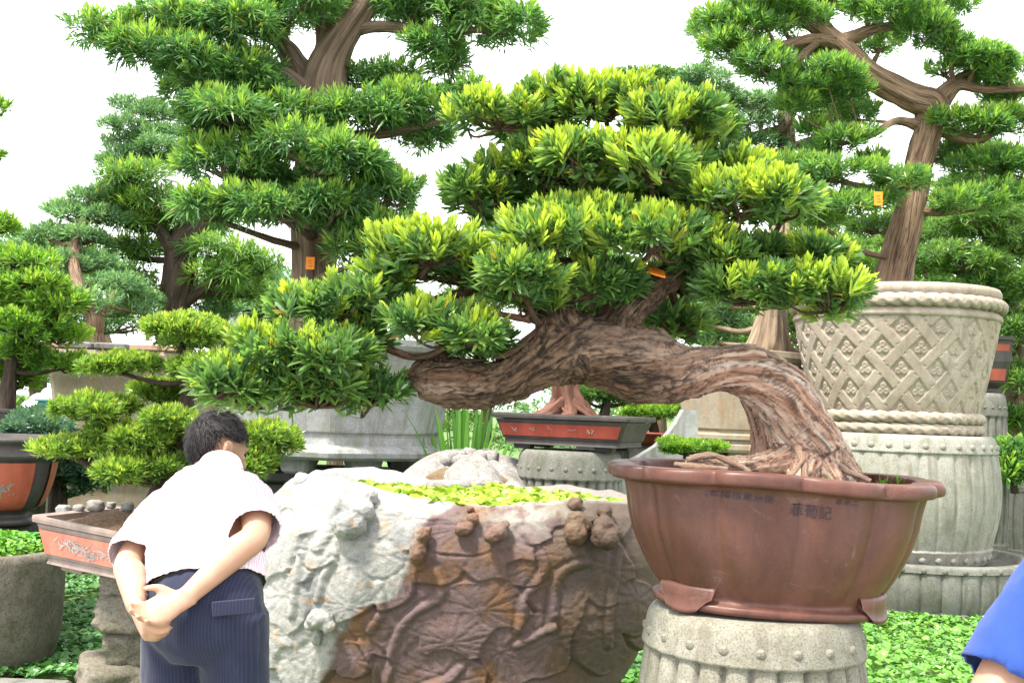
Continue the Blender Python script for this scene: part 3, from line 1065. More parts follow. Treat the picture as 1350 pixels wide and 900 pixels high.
for k in range(46):
    u0, z_ = .30 + r_.normal() * .10, .93 + r_.normal() * .025 + 0
    u0 += (z_ - .93) * 1.5
    ang, L = r_.random() * 3.14, .006 + .008 * r_.random()
    P = []
    for s_ in ((-1, -.3), (.6, -.45), (1, .1), (-.2, .45)):
        uu = u0 + (math.cos(ang) * s_[0] - math.sin(ang) * s_[1]) * L / .43
        z2 = z_ + (math.sin(ang) * s_[0] + math.cos(ang) * s_[1]) * L
        r2 = np.interp(z2, zr, rr) + .0085
        a2 = -math.pi / 2 + uu
        P.append([lp[0] + r2 * sq(a2) * math.cos(a2), 6.6 + r2 * sq(a2) * math.sin(a2), z2])
    mb.add(P, [np.array([[0, 1, 2, 3]])])
mb.build('painted_flower', M['inlay_light'], t, False)

# --- far right: small drum, tall drum with a red pot on it
c = at(1364, 640, 12.4)
drum('short grey drum stool beside the big round drum tray', c[0], 12.4, 0, .90, .46, .52, .44, 28, 26, M['drum_stone'], .022)
c = at(1296, 520, 11.6)
drum('slim tall grey stone drum carrying a red hexagonal pot', c[0], 11.6, 0, 1.86, .22, .26, .20, 18, 18, M['granite_grey'], .018)
t = thing('hexagonal_pot', 'small red hexagonal pot with dark frame behind the basket pot', 'pot', (c[0], 11.6, 1.86))
base = np.array([[math.cos(a), math.sin(a)] for a in np.radians(np.arange(6) * 60 + 8)])
rows = [(.17, 1.86), (.19, 1.87), (.19, 1.90), (.17, 1.92), (.25, 1.97), (.31, 2.2), (.33, 2.42), (.35, 2.43), (.355, 2.47), (.31, 2.47), (.29, 2.40)]
V = np.concatenate([np.concatenate([base * r, np.full((6, 1), z)], 1) for r, z in rows]) + [c[0], 11.6, 0]
build('body', V, [gridfaces(6, len(rows)), np.array([[0, 1, 2, 3, 4, 5][::-1]])], M['dark_clay'], t, False)
build('soil', np.concatenate([base * .288, np.full((6, 1), 2.41)], 1) + [c[0], 11.6, 0], [[0, 1, 2, 3, 4, 5]], M['soil'], t, False)
for k in range(6):
    p, q = base[k], base[(k + 1) % 6]
    n2 = nrm(p + q) * .006
    V = [[*(p * .9 + q * .1) * .262 + n2, 1.995], [*(p * .1 + q * .9) * .262 + n2, 1.995], [*(p * .1 + q * .9) * .325 + n2, 2.385], [*(p * .9 + q * .1) * .325 + n2, 2.385]]
    build('panel', np.array(V) + [c[0], 11.6, 0], [[0, 1, 2, 3]], M['rust_glaze'], t, False)

# --- left background: black tray, turquoise pot, white rounded stone
c = at(12, 560, 8.6)
tray('low black tray pot under the bright tree by the left wall of pots', c, .1, (.34, .22), .17, .1, 'dark_clay', 'dark_clay', None, 1.20, panels=())
drum('dark stone stool under the low black tray', c[0], 8.6, 0, 1.183, .26, .30, .26, 20, 16, M['dark_stone'], .015, bands=False, name='stone_stool')
c = at(78, 535, 11.0)
drum('pale drum stool under the turquoise glazed pot', c[0], 11.0, 0, 1.27, .22, .25, .2, 18, 16, M['granite_grey'], .015, bands=False, name='stone_stool')
t = thing('glazed_pot', 'small turquoise glazed rectangular pot', 'pot', (c[0], 11.0, 1.27))
V, F = box((c[0], 11.0, 1.345), (.19, .13, .075), .1, .015, .88)
build('body', V, F, M['turquoise'], t, False)
V, F = box((c[0], 11.0, 1.432), (.205, .145, .013), .1, .006)
build('rim', V, F, M['turquoise'], t, False)
c = at(46, 535, 11.6)
t = MB()
for k, (dx, z_, r_) in enumerate(((0, 1.25, .17), (.08, 1.36, .14), (.17, 1.46, .11), (.24, 1.50, .075), (-.05, .6, .3))):
    t.add(*boulder((c[0] + dx, 11.6, z_), (r_, r_ * .9, r_ if k < 4 else .62), k + 20, .15))
tag(t.build('scholar_rock', M['white_paint']), 'white rounded scholar rock beside the turquoise pot', 'rock')
# white signpost behind the left bonsai
c = at(310, 432, 12.5)
t = thing('marker_post', 'slim white marker post leaning behind the small left bonsai', 'post', (c[0], 12.5, 0))
V, F = box((c[0], 12.5, 1.25), (.05, .05, 1.25), 0, .01)
build('post', V, F, M['white_paint'], t, False)
V, F = box((c[0], 12.5, 2.42), (.075, .05, .12), .1, .015)
build('head', V, F, M['white_paint'], t, False)

# --- low carved basin stone behind the rock: a brown bowl draped with white lotus leaves
cx, cy = at(625, 610, 6.75)[0], 6.75
ls = thing('carved_stone', 'low brown stone draped with white carved lotus leaves beside the ribbed drum', 'carved stone', (cx, cy, 0))
V, F = lathe([(.30, 0), (.31, .5), (.33, .85), (.40, .97), (.43, 1.03), (.42, 1.08), (.3, 1.13), (.02, 1.14)], 90, None, cx, cy,
             lambda th, z: .03 * fbm(np.stack([np.cos(th) * 2.5, np.sin(th) * 2.5, z * 3], -1), 4))
build('body', V, F, M['brown_stone'], ls)
r_ = rnd(5)
for k in range(14):
    a0 = 2 * math.pi * k / 14 + .2 * r_.normal()
    da = .50 + .14 * r_.random()
    lift = .02 * (k % 3) + .01 * r_.random()
    u = np.linspace(-1, 1, 25)[None, :]
    v = np.linspace(0, 1, 22)[:, None]
    out = .10 + (.345 + .05 * r_.random()) * v * (1 - .16 * u ** 2) * (1 + .035 * np.cos(u * 9))
    ang = a0 + da * u * (.35 + .65 * v)
    zz = 1.185 + lift - .16 * v ** 2.2 - .03 * u ** 2 + .016 * np.sin(u * 3 + k) + .010 * np.abs(((u * 3.5 + .5) % 1) - .5) * v
    top = np.stack([cx + out * np.cos(ang), cy + out * np.sin(ang), zz + 0 * ang], -1).reshape(-1, 3)
    bot = top - [0, 0, .03]
    n_, m_ = 25, 22
    rim_i = list(range(n_)) + [j * n_ + n_ - 1 for j in range(1, m_)] + [(m_ - 1) * n_ + i for i in range(n_ - 2, -1, -1)] + [j * n_ for j in range(m_ - 2, 0, -1)]
    sidef = np.array([[rim_i[i], rim_i[i] + n_ * m_, rim_i[(i + 1) % len(rim_i)] + n_ * m_, rim_i[(i + 1) % len(rim_i)]] for i in range(len(rim_i))])
    gf = gridfaces(n_, m_, False)
    build('carved_leaf', np.concatenate([top, bot]), [gf[:, ::-1], gf + n_ * m_, sidef], M['pale_rock'], ls, False)
for k in range(22):
    a, q = r_.random() * 6.28, r_.random() ** .6 * .22
    V, F = boulder((cx + q * math.cos(a), cy + q * math.sin(a), 1.215 - q * .2), np.array([.04, .04, .035]) * (.6 + .8 * r_.random()), k + 40, .4, 14, 10, 2.6, 2)
    build('carved_knob', V, F, M['pale_rock'], ls)

# --- curved stone wing wall behind, beside the ochre pot
pts = [(822, 612), (845, 600), (865, 588), (882, 571), (893, 556), (902, 540)]
Q = np.array([at(px, py, 8.9) for px, py in pts])
prof = [[p[0], p[2]] for p in Q] + [[Q[-1][0] + .12, Q[-1][2]], [Q[-1][0] + .12, 0.0], [Q[0][0] - .25, 0.0], [Q[0][0] - .25, Q[0][2] - .04]]
n_ = len(prof)
V = np.array([[p[0], 8.9, p[1]] for p in prof] + [[p[0], 9.12, p[1]] for p in prof])
F = [np.array([list(range(n_))]), np.array([[n_ + i for i in range(n_)][::-1]]), np.array([[i + n_, (i + 1) % n_ + n_, (i + 1) % n_, i] for i in range(n_)])]
tag(build('wing_wall', V, F, M['basin_stone'], None, False), 'curved pale stone wing wall sloping up to the ochre pot', 'wall')

# ------------------------------------------------------------------ the carved basin rock
def proj(P):
    """photograph pixel of world points"""
    Q = (np.asarray(P) - CAM) @ RMn
    return 675 + FOC * Q[:, 0] / -Q[:, 2], 450 - FOC * Q[:, 1] / -Q[:, 2]


m, nt, b, _ = newmat('carved_rock')
a = nd(nt, 'Attribute', attribute_name='Col').outputs['Color']
tc = nd(nt, 'TexCoord').outputs['Object']
n1 = ntex(nt, tc, 34, 8, .75)
n2 = ntex(nt, tc, 130, 3, .7)
c = mix(nt, a, ramp(nt, [(.3, (.62, .6, .58)), (.52, (1, 1, 1)), (.7, (1.15, 1.15, 1.12))], n1), .85, 'MULTIPLY')
c = mix(nt, c, ramp(nt, [(.3, (.7,) * 3), (.55, (1.05,) * 3)], n2), .7, 'MULTIPLY')
nt.links.new(c, b.inputs['Base Color'])
b.inputs['Specular IOR Level'].default_value = .3
nt.links.new(ramp(nt, [(.3, (.5,) * 3), (.7, (.85,) * 3)], n1), b.inputs['Roughness'])
bump(nt, b, mix(nt, n1, n2, .4), .7, .011)
M['carved_rock'] = m

RKX, RKY = -.245, 4.98
fr = np.linspace(0, 1, 500, endpoint=False)
tha = -np.pi / 2 + np.pi * 1.18 * (fr[fr < .80] / .80 - .5) * 1.0
thb = tha[-1] + (2 * np.pi - (tha[-1] - tha[0])) * (np.arange(1, (fr >= .8).sum() + 1) / ((fr >= .8).sum() + 1))
th = np.concatenate([tha, thb])[None, :]
nu = th.shape[1]
vz = np.linspace(0, 1, 200)[:, None]


def rock_top(x):
    return np.interp(x, [-1.2, -.95, -.7, -.35, .0, .3, .6, .8], [1.06, 1.165, 1.17, 1.10, 1.085, 1.12, 1.10, 1.0])


e = 2.7
cc, ss = np.cos(th), np.sin(th)
ro = 1 / (np.abs(cc) ** e + np.abs(ss) ** e) ** (1 / e)
zc = vz * 1.1
wr = np.interp(zc, [0, .12, .35, .6, .85, 1.0, 1.1], [.58, .62, .83, .95, .97, .93, .84])
wl_ = np.interp(zc, [0, .3, .6, .9, 1.02, 1.1], [.88, .90, .92, .93, .88, .74])
wf = np.interp(zc, [0, .3, .6, .9, 1.05, 1.1], [.52, .56, .60, .60, .56, .50])
A = np.where(cc > 0, wr, wl_)
Bx = RKX + ro * cc * A
By = RKY + ro * ss * np.where(ss < 0, wf, .55)
zt = rock_top(Bx)
Bz = vz * zt
lump = .05 * fbm(np.stack([Bx * 1.6, By * 1.6, Bz * 1.6], -1), 3)
Nx, Ny = cc * .9, ss
nn = np.hypot(Nx, Ny)
Nx, Ny = Nx / nn, Ny / nn
P0 = np.stack([Bx + Nx * lump, By + Ny * lump, Bz], -1).reshape(-1, 3)
qx, qy = proj(P0)

Hh = .010 * fbm(np.stack([qx * .02, qy * .02, qx * 0], -1), 3)
tone = np.zeros(len(qx))


def leaf_relief(H, cx, cy, rx, ry, rot, hi, tilt, lob=5, lobamp=.06, veins=11, att=(0., -.25), seed=0):
    """one carved lotus leaf in relief; tilt = direction (deg, 0 right, 90 down) of its raised edge"""
    a = math.radians(rot)
    dx, dy = qx - cx, qy - cy
    u = (dx * math.cos(a) + dy * math.sin(a)) / rx
    v = (-dx * math.sin(a) + dy * math.cos(a)) / ry
    ph = np.arctan2(v, u)
    rr = np.hypot(u, v) / (1 + lobamp * np.sin(ph * lob + seed) + .03 * np.sin(ph * 3 + seed * 2))
    inside = sstep(1.0, .95, rr)
    ta = math.radians(tilt)
    tl = (dx * math.cos(ta) + dy * math.sin(ta)) / max(rx, ry)
    hl = hi * .55 * (.5 + .6 * np.clip(tl, -1, 1)) + .004 + .004 * (1 - rr ** 2)
    hl = hl + .003 * np.exp(-((rr - .93) / .05) ** 2)
    pv = np.arctan2(v - att[1], u - att[0])
    dv = np.hypot(u - att[0], v - att[1])
    k = (pv * veins / (2 * np.pi) + seed + .12 * np.sin(dv * 5 + seed)) % 1
    g = np.exp(-(np.minimum(k, 1 - k) * dv * 2 * np.pi / veins * rx / 1.6) ** 2)
    k2 = (pv * veins * 2 / (2 * np.pi) + seed + .5 + .2 * np.sin(dv * 4)) % 1
    g2 = np.exp(-(np.minimum(k2, 1 - k2) * dv * np.pi / veins * rx / 1.2) ** 2) * (dv > .55)
    hl = hl - .0042 * np.maximum(g, g2 * .7) * (dv > .1) * (rr < .92)
    hn = np.where(inside > 0, H * (1 - inside) + np.maximum(hl, 0) * inside, H)
    # undercut groove just outside the raised edge
    ed = np.exp(-((rr - 1.05) / .05) ** 2) * np.clip(tl + .2, 0, 1)
    return hn - .006 * ed


r_ = rnd(21)
for k in range(26):
    cx, cy = 330 + 560 * r_.random(), 640 + 270 * r_.random()
    s_ = 38 + 34 * r_.random()
    Hh = leaf_relief(Hh, cx, cy, s_, s_ * (.65 + .4 * r_.random()), 360 * r_.random(), .006 + .012 * r_.random(), 20 + 130 * r_.random(), 4 + k % 4, .07, 9 + k % 5, (r_.normal() * .2, -.2), k * 1.7)
NAMED = [
    (405, 668, 55, 36, -12, .030, 150, 4, .05, 12, (.3, -.5)), (372, 720, 22, 52, 18, .030, 60, 3, .04, 7, (.0, -.6)), (352, 700, 16, 34, 25, .024, 60, 3, .03, 5, (0, -.5)),
    (399, 748, 16, 20, 10, .026, 60, 3, .03, 5, (0, -.4)), (422, 725, 26, 24, -30, .028, 70, 4, .05, 8, (-.3, -.3)),
    (455, 782, 48, 36, -25, .032, 20, 4, .06, 12, (.0, .5)), (518, 755, 34, 50, 12, .034, 60, 5, .06, 12, (.1, -.5)), (540, 690, 70, 34, -14, .026, 60, 5, .06, 13, (.0, -.3)),
    (372, 800, 36, 46, 10, .030, 40, 4, .05, 9, (0, -.4)), (357, 850, 30, 30, 0, .022, 40, 4, .04, 7, (0, -.4)), (418, 868, 28, 40, 20, .034, 50, 4, .05, 9, (.0, -.6)), (385, 880, 20, 30, -10, .022, 50, 3, .04, 6, (0, -.4)),
    (466, 868, 27, 26, 0, .036, 60, 4, .05, 9, (.15, .0)), (505, 735, 30, 26, -30, .02, 60, 4, .05, 9, (.1, -.2)),
    (650, 730, 62, 42, 20, .030, 50, 5, .06, 12, (-.2, -.4)), (620, 700, 60, 30, -10, .022, 70, 5, .06, 12, (.1, -.3)), (640, 810, 62, 50, 10, .026, 40, 5, .07, 13, (-.1, -.1)),
    (598, 838, 48, 36, 0, .036, 60, 7, .07, 12, (-.1, .2)), (590, 895, 52, 38, 0, .036, 60, 5, .05, 10, (.1, .0)), (672, 865, 40, 40, 0, .024, 40, 5, .05, 10, (-.3, -.2)),
    (705, 690, 40, 26, -10, .030, 60, 5, .06, 9, (-.4, -.5)), (735, 670, 55, 24, 4, .022, 90, 5, .05, 10, (.0, -.3)), (690, 755, 24, 18, 20, .022, 70, 4, .05, 7, (0, -.4)),
    (765, 720, 42, 26, 30, .022, 60, 4, .06, 9, (-.3, -.3)), (748, 792, 24, 52, 12, .028, 70, 4, .05, 7, (.1, .2)), (800, 760, 36, 40, -10, .024, 40, 5, .05, 9, (0, -.3)), (835, 800, 26, 40, 10, .026, 40, 4, .05, 7, (0, -.3)),
    (715, 850, 40, 44, 10, .022, 50, 5, .06, 9, (.2, -.2)), (790, 850, 34, 40, 0, .022, 50, 5, .05, 9, (0, -.3)),
]
for k, q in enumerate(NAMED):
    Hh = leaf_relief(Hh, *q, seed=k * .9)
STEMS = [([(575, 752), (583, 770), (576, 790), (548, 806), (528, 830), (516, 865), (508, 905)], 6), ([(690, 700), (708, 720), (718, 745), (706, 768), (690, 790), (684, 830)], 6),
         ([(775, 740), (745, 750), (731, 770), (728, 800), (726, 830)], 6), ([(728, 825), (705, 838), (680, 850)], 5), ([(448, 640), (440, 670), (432, 700), (420, 720)], 8), ([(606, 880), (590, 895), (560, 905)], 6),
         ([(440, 740), (428, 760), (420, 790)], 5), ([(500, 770), (505, 800), (490, 830)], 6), ([(815, 720), (808, 760), (802, 800), (800, 850)], 5), ([(475, 845), (490, 870), (495, 905)], 4), ([(398, 730), (392, 770), (388, 810)], 5)]
for pts, w_ in STEMS:
    S = spline(np.array(pts, float), 60)
    d = np.full(len(qx), 1e9)
    for p in S:
        d = np.minimum(d, np.hypot(qx - p[0], qy - p[1]))
    Hh = np.where(d < w_ * 2.2, np.maximum(Hh, 0) * sstep(w_ * .6, w_ * 2.2, d) * .0 + Hh, Hh)
    Hh = Hh + .013 * np.sqrt(np.clip(1 - (d / w_) ** 2, 0, 1)) - .005 * np.exp(-((d - w_ * 1.5) / (w_ * .4)) ** 2)
front = (np.broadcast_to(ss, Bx.shape) < .25).ravel()
Hh = Hh + .0025 * fbm(np.stack([qx * .12, qy * .12, qx * 0 + 3], -1), 3)
P = P0 + np.stack([np.broadcast_to(Nx, Bx.shape).ravel(), np.broadcast_to(Ny, Bx.shape).ravel(), np.zeros(Bx.size)], -1) * (Hh * .95)[:, None]

# rock colours: white-grey limestone with a rust and purple brown half, darker at right
def rock_colour(qx, qy):
    nz = fbm(np.stack([qx * .018, qy * .018, qx * 0 + 9], -1), 4)
    nb = fbm(np.stack([qx * .05, qy * .05, qx * 0 + 4], -1), 4)
    nc = fbm(np.stack([qx * .011, qy * .011, qx * 0 + 14], -1), 3)
    xb = np.interp(qy, [640, 665, 690, 720, 760, 785, 800, 830, 860, 905], [700, 600, 552, 545, 532, 525, 478, 452, 438, 425])
    w = sstep(-7, 7, qx - xb + nb * 14)[:, None]
    white = np.array([.33, .325, .31]) * (1 - .0) + 0 * w
    grey = np.array([.19, .198, .20])
    white = white * (1 - sstep(-.05, .35, nz)[:, None] * .8) + grey * sstep(-.05, .35, nz)[:, None] * .8
    white = white * (1 - sstep(.22, .42, nb)[:, None] * .6) + np.array([.33, .21, .11]) * sstep(.22, .42, nb)[:, None] * .6
    rust, brown, purp, oliv = np.array([.185, .095, .05]), np.array([.125, .074, .055]), np.array([.14, .096, .104]), np.array([.080, .062, .046])
    br = brown + (rust - brown) * sstep(.0, .4, nz)[:, None]
    pm = (sstep(-.1, .25, -nz + .5 * np.exp(-((qx - 600) / 70) ** 2 - ((qy - 830) / 60) ** 2)))[:, None]
    br = br * (1 - pm * .75) + purp * pm * .75
    om = (sstep(680, 780, qx + nc * 60) * .75)[:, None]  # brown turns to a darker olive towards the right
    br = br * (1 - om) + oliv * om
    gm = (np.exp(-((qx - 690) / 60) ** 2 - ((qy - 675) / 28) ** 2) * sstep(-.2, .2, nb + .1))[:, None] * .8
    br = br * (1 - gm) + np.array([.28, .28, .24]) * gm
    return white * (1 - w) + br * w


colr = rock_colour(qx, qy)
# top lip and hollow
rows = [P.reshape(200, nu, 3)]
colsr = [colr.reshape(200, nu, 3)]
lastr = rows[0][-1]
lc = colsr[0][-1]
ctr = np.array([RKX, RKY, 0])
for k, dz in ((.97, .012), (.93, .012), (.88, -.006), (.84, -.05), (.80, -.12), (.4, -.14), (.03, -.14)):
    q = ctr + (lastr - ctr) * [k, k, 1] + [0, 0, dz]
    q[:, 2] += .018 * fbm(q * 7, 3) if k > .8 else 0
    if k < .8:
        q[:, 2] = q[:, 2] * .3 + .95 * .7
    rows.append(q[None])
    colsr.append((lc * .7 + np.array([.40, .40, .38]) * .3)[None])
V = np.concatenate(rows).reshape(-1, 3)
C = np.concatenate(colsr).reshape(-1, 3)
rock = thing('carved_basin_rock', 'huge boulder carved with lotus leaves, half white half rust brown', 'carved rock', (RKX, RKY, 0))
nvt = len(V) // nu
build('body', V, [gridfaces(nu, nvt), np.array([list(range(nu))[::-1]]), np.array([[(nvt - 1) * nu + i for i in range(nu)]])], M['carved_rock'], rock, True, {'Col': C})


def surf_at(px, py):
    i = np.argmin(np.hypot(qx - px, qy - py) + 1e3 * (~front) + 200 * (P[:, 1] > RKY))
    return P[i]


def carved(name, blobs, voxel=.006, tint=None):
    """a carved figure in the round, fused from lumps: rows (px, py, out, rx, ry, rz) in photo pixels and metres"""
    parts = []
    for k, (px, py, out, rx, ry, rz) in enumerate(blobs):
        p = surf_at(px, py) + [0, -out, 0]
        parts.append(boulder(p, (rx, ry, rz), k + px * .01, .12, 18, 12, 2.2))
    V, F_, N_ = fuse(parts, voxel, 4)
    V = V + N_ * (.010 * fbm(V * 32, 4) - .006 * np.abs(fbm(V * 55 + 9, 2)))[:, None]
    x_, y_ = proj(V)
    c_ = rock_colour(x_, y_)
    if tint is not None:
        c_ = c_ * .4 + np.array(tint) * .6
    build(name, V, F_, M['carved_rock'], rock, True, {'Col': c_})


carved('carved_frog', [(425, 812, .03, .055, .05, .04), (412, 820, .03, .03, .03, .025), (436, 822, .05, .03, .03, .028), (420, 835, .02, .02, .03, .045)])
carved('carved_frog', [(465, 690, .04, .075, .06, .055), (480, 672, .04, .05, .05, .045), (490, 655, .03, .035, .035, .035), (455, 702, .03, .035, .03, .03)])
carved('carved_toad', [(552, 725, .03, .035, .04, .055), (558, 704, .03, .035, .04, .04), (566, 698, .03, .018, .02, .02)], tint=(.17, .09, .045))
carved('carved_snail', [(612, 696, .03, .04, .04, .03), (622, 684, .03, .026, .03, .03), (620, 672, .02, .018, .02, .016)], tint=(.15, .07, .04))
carved('carved_toad', [(655, 700, .05, .045, .04, .035), (648, 706, .06, .03, .03, .025), (662, 690, .04, .03, .03, .02)], tint=(.15, .075, .05))
carved('carved_bud', [(758, 700, .03, .05, .05, .05), (758, 683, .03, .042, .04, .04), (757, 664, .02, .032, .03, .035), (768, 690, .03, .03, .03, .03)], tint=(.13, .075, .04))
carved('carved_bud', [(795, 708, .06, .06, .05, .045), (793, 690, .05, .045, .05, .04), (793, 674, .03, .036, .04, .028), (806, 700, .06, .035, .04, .035), (785, 700, .06, .03, .04, .03)], tint=(.075, .042, .03))
for k, (px, py, r1) in enumerate(((398, 630, .035),)):
    V, F = boulder(surf_at(px, 640) + [0, .05, .02], (r1, r1, r1 * .9), k + 70, .2, 16, 10)
    build('carved_knob', V, F, M['carved_rock'], rock, True, {'Col': np.full((len(V), 3), .4)})

# ------------------------------------------------------------------ trees
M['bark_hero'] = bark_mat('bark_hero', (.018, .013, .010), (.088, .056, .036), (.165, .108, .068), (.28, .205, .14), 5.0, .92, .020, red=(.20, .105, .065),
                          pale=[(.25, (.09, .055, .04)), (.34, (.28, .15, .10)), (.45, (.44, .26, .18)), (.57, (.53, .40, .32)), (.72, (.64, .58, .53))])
M['bark_brown'] = bark_mat('bark_brown', (.05, .035, .025), (.13, .09, .062), (.20, .145, .105), (.27, .21, .16), 5.0, .5, .02)
M['bark_tan'] = bark_mat('bark_tan', (.11, .075, .05), (.22, .16, .11), (.31, .235, .17), (.38, .31, .24), 5.0, .5, .02)
M['bark_mid'] = bark_mat('bark_mid', (.07, .045, .032), (.18, .115, .075), (.29, .20, .135), (.37, .28, .21), 5.0, .8, .025)
M['bark_dark'] = bark_mat('bark_dark', (.025, .018, .015), (.055, .04, .032), (.09, .065, .05), (.13, .1, .08), 5.0, .5, .01)
M['bark_red'] = bark_mat('bark_red', (.07, .03, .022), (.16, .075, .055), (.22, .11, .08), (.27, .17, .13), 5.0, .5, .015)

PAL = {   # dark, mid, light, young leaf colours
    'main': ((.058, .135, .046), (.118, .232, .066), (.21, .345, .090), (.58, .69, .080)),
    'tall': ((.048, .130, .058), (.105, .240, .075), (.19, .35, .090), (.38, .54, .085)),
    'small': ((.095, .180, .040), (.175, .300, .052), (.29, .42, .070), (.46, .56, .090)),
    'right': ((.056, .150, .064), (.12, .262, .082), (.22, .40, .080), (.40, .57, .090)),
    'pale': ((.10, .205, .10), (.16, .30, .135), (.225, .385, .16), (.31, .47, .165)),  # washed-out greens: haze over the farther trees put into the leaf colour
    'edge': ((.085, .185, .040), (.165, .325, .052), (.27, .45, .065), (.42, .59, .080)),
    'dense': ((.062, .145, .046), (.115, .228, .055), (.175, .31, .065), (.27, .41, .075)),
    'blue': ((.045, .105, .078), (.078, .165, .11), (.10, .20, .13), (.13, .24, .13)),
    'mid': ((.068, .158, .048), (.125, .255, .056), (.205, .36, .066), (.35, .50, .080)),
}


def pad_leaves(c, rad, ntuft, L, W, nl, pal, r_, young=.15, droop=.25, spread=(12, 75), up=.55, nlobe=6, simple=False, fill=.25):
    """leaf tufts on a lumpy cloud pad; returns V, F, Col and the tuft positions"""
    rad = np.asarray(rad, float)
    k = nlobe
    lc = np.stack([*(lambda a, q: (q * np.cos(a), q * np.sin(a)))(r_.random(k) * 6.283, np.sqrt(r_.random(k)) * .68), (r_.random(k) - .35) * .5], 1)
    lc[0] = [0, 0, .15]
    lr = (.36 + .22 * r_.random(k)) * (6.0 / k) ** .3
    lr[0] = .56
    pos, dirs = [], []
    need = ntuft
    for _ in range(12):
        m_ = max(need * 2, 60)
        j = r_.integers(0, k, m_)
        d = nrm(r_.normal(size=(m_, 3)))
        low = r_.random(m_) < .22
        d[:, 2] = np.where(low, d[:, 2], np.abs(d[:, 2]))
        q = np.where(r_.random(m_) < fill, .45 + .5 * r_.random(m_), .92 + .16 * r_.random(m_))
        p = lc[j] + d * (lr[j] * q)[:, None] * [1, 1, .95]
        p[:, 2] = np.where(p[:, 2] < -.38, -.38 + .15 * (p[:, 2] + .38), p[:, 2])
        inside = np.zeros(m_, bool)
        for i in range(k):
            inside |= (np.linalg.norm((p - lc[i]) / [1, 1, .95], axis=1) < lr[i] * .80) & (j != i)
        ok = ~inside | (r_.random(m_) < .12)
        pos.append(p[ok]); dirs.append(d[ok])
        need -= ok.sum()
        if need <= 0:
            break
    pos = np.concatenate(pos)[:ntuft] * rad + np.asarray(c)
    dirs = np.concatenate(dirs)[:ntuft]
    n = len(pos)
    ax = nrm(nrm(dirs / (rad / rad.max()) * [1, 1, .7]) * [1, 1, .6] + [0, 0, .25 + up] + r_.normal(size=(n, 3)) * .3)
    tmp = np.where(np.abs(ax[:, 2:3]) < .9, [[0, 0, 1.0]], [[1.0, 0, 0]])
    e1 = nrm(np.cross(ax, tmp))
    e2 = np.cross(ax, e1)
    # young tufts stand up, mostly on top
    yg = r_.random(n) < young * (.35 + 1.4 * np.clip(dirs[:, 2], 0, 1))
    T = np.repeat(np.arange(n), nl)
    N = n * nl
    i_in = np.tile(np.arange(nl), n)
    az = i_in * 2.39996 + np.repeat(r_.random(n) * 6.28, nl) + r_.normal(size=N) * .25
    fr_ = (i_in + .5) / nl                                # 0 = lowest leaf on the shoot, 1 = the tip
    sp0, sp1 = np.radians(spread)
    pol = sp1 + (sp0 - sp1) * fr_ ** .8 + r_.normal(size=N) * .16
    pol = np.where(yg[T], pol * .62, pol)
    Ls = L * (.75 + .45 * r_.random(N)) * (1 - .35 * fr_ ** 3) * np.where(yg[T], .95, 1.0) * np.where(dirs[T, 2] < 0, .72, 1.0)
    Ws = W * (.8 + .4 * r_.random(N))
    d = np.cos(pol)[:, None] * ax[T] + np.sin(pol)[:, None] * (np.cos(az)[:, None] * e1[T] + np.sin(az)[:, None] * e2[T])
    base = pos[T] + ax[T] * ((fr_ - .5) * L * np.where(yg[T], 1.1, .75))[:, None]
    base += r_.normal(size=(N, 3)) * L * .04
    wd = nrm(np.cross(d, ax[T]) + 1e-4)
    roll = r_.normal(size=N) * .35
    up_ = np.cross(wd, d)
    wd = wd * np.cos(roll)[:, None] + up_ * np.sin(roll)[:, None]
    dr = droop * (.5 + r_.random(N)) * np.where(yg[T], .25, 1)
    grav = np.array([0, 0, -1.0])

    def stn(t):
        return base + d * (Ls * t)[:, None] + grav * (Ls * dr * t * t)[:, None]
    if simple:
        p0, p1, p2 = stn(0), stn(.5), stn(1)
        V = np.stack([p0, p1 - wd * (Ws * .5)[:, None], p1 + wd * (Ws * .5)[:, None], p2], 1).reshape(-1, 3)
        o = np.arange(N)[:, None] * 4
        F_ = np.concatenate([o + [0, 2, 1], o + [1, 2, 3]])
        nvl = 4
    else:
        p0, p1, p2, p3 = stn(0), stn(.35), stn(.8), stn(1)
        V = np.stack([p0 - wd * (Ws * .20)[:, None], p0 + wd * (Ws * .20)[:, None], p1 - wd * (Ws * .5)[:, None], p1 + wd * (Ws * .5)[:, None],
                      p2 - wd * (Ws * .44)[:, None], p2 + wd * (Ws * .44)[:, None], p3], 1).reshape(-1, 3)
        o = np.arange(N)[:, None] * 7
        F_ = np.concatenate([o + [0, 1, 3], o + [0, 3, 2], o + [2, 3, 5], o + [2, 5, 4], o + [4, 5, 6]])
        nvl = 7
    dk, md, lt, ygc = [np.array(x) for x in pal]
    tt_ = np.clip(np.repeat(.5 + .30 * r_.normal(size=n), nl) + .16 * r_.normal(size=N), 0, 1)[:, None]
    cl_ = np.where(tt_ < .5, dk + (md - dk) * tt_ * 2, md + (lt - md) * (tt_ * 2 - 1))
    yk = (np.where(yg[T], .35 + .65 * fr_, 0) * np.repeat(.55 + .45 * r_.random(n), nl) * (.8 + .2 * r_.random(N)))[:, None]
    cl_ = cl_ * (1 - yk) + ygc * yk
    cl_ = cl_ * (1 + .12 * r_.normal(size=(N, 1)))
    # an odd yellowed or brown leaf
    od = r_.random(N) < .006
    cl_[od] = [.34, .24, .04]
    Cc = np.repeat(np.clip(cl_, .005, .9), nvl, 0)
    return V, F_, Cc, pos


def pt(q):
    return at(q[0], q[1], q[2])


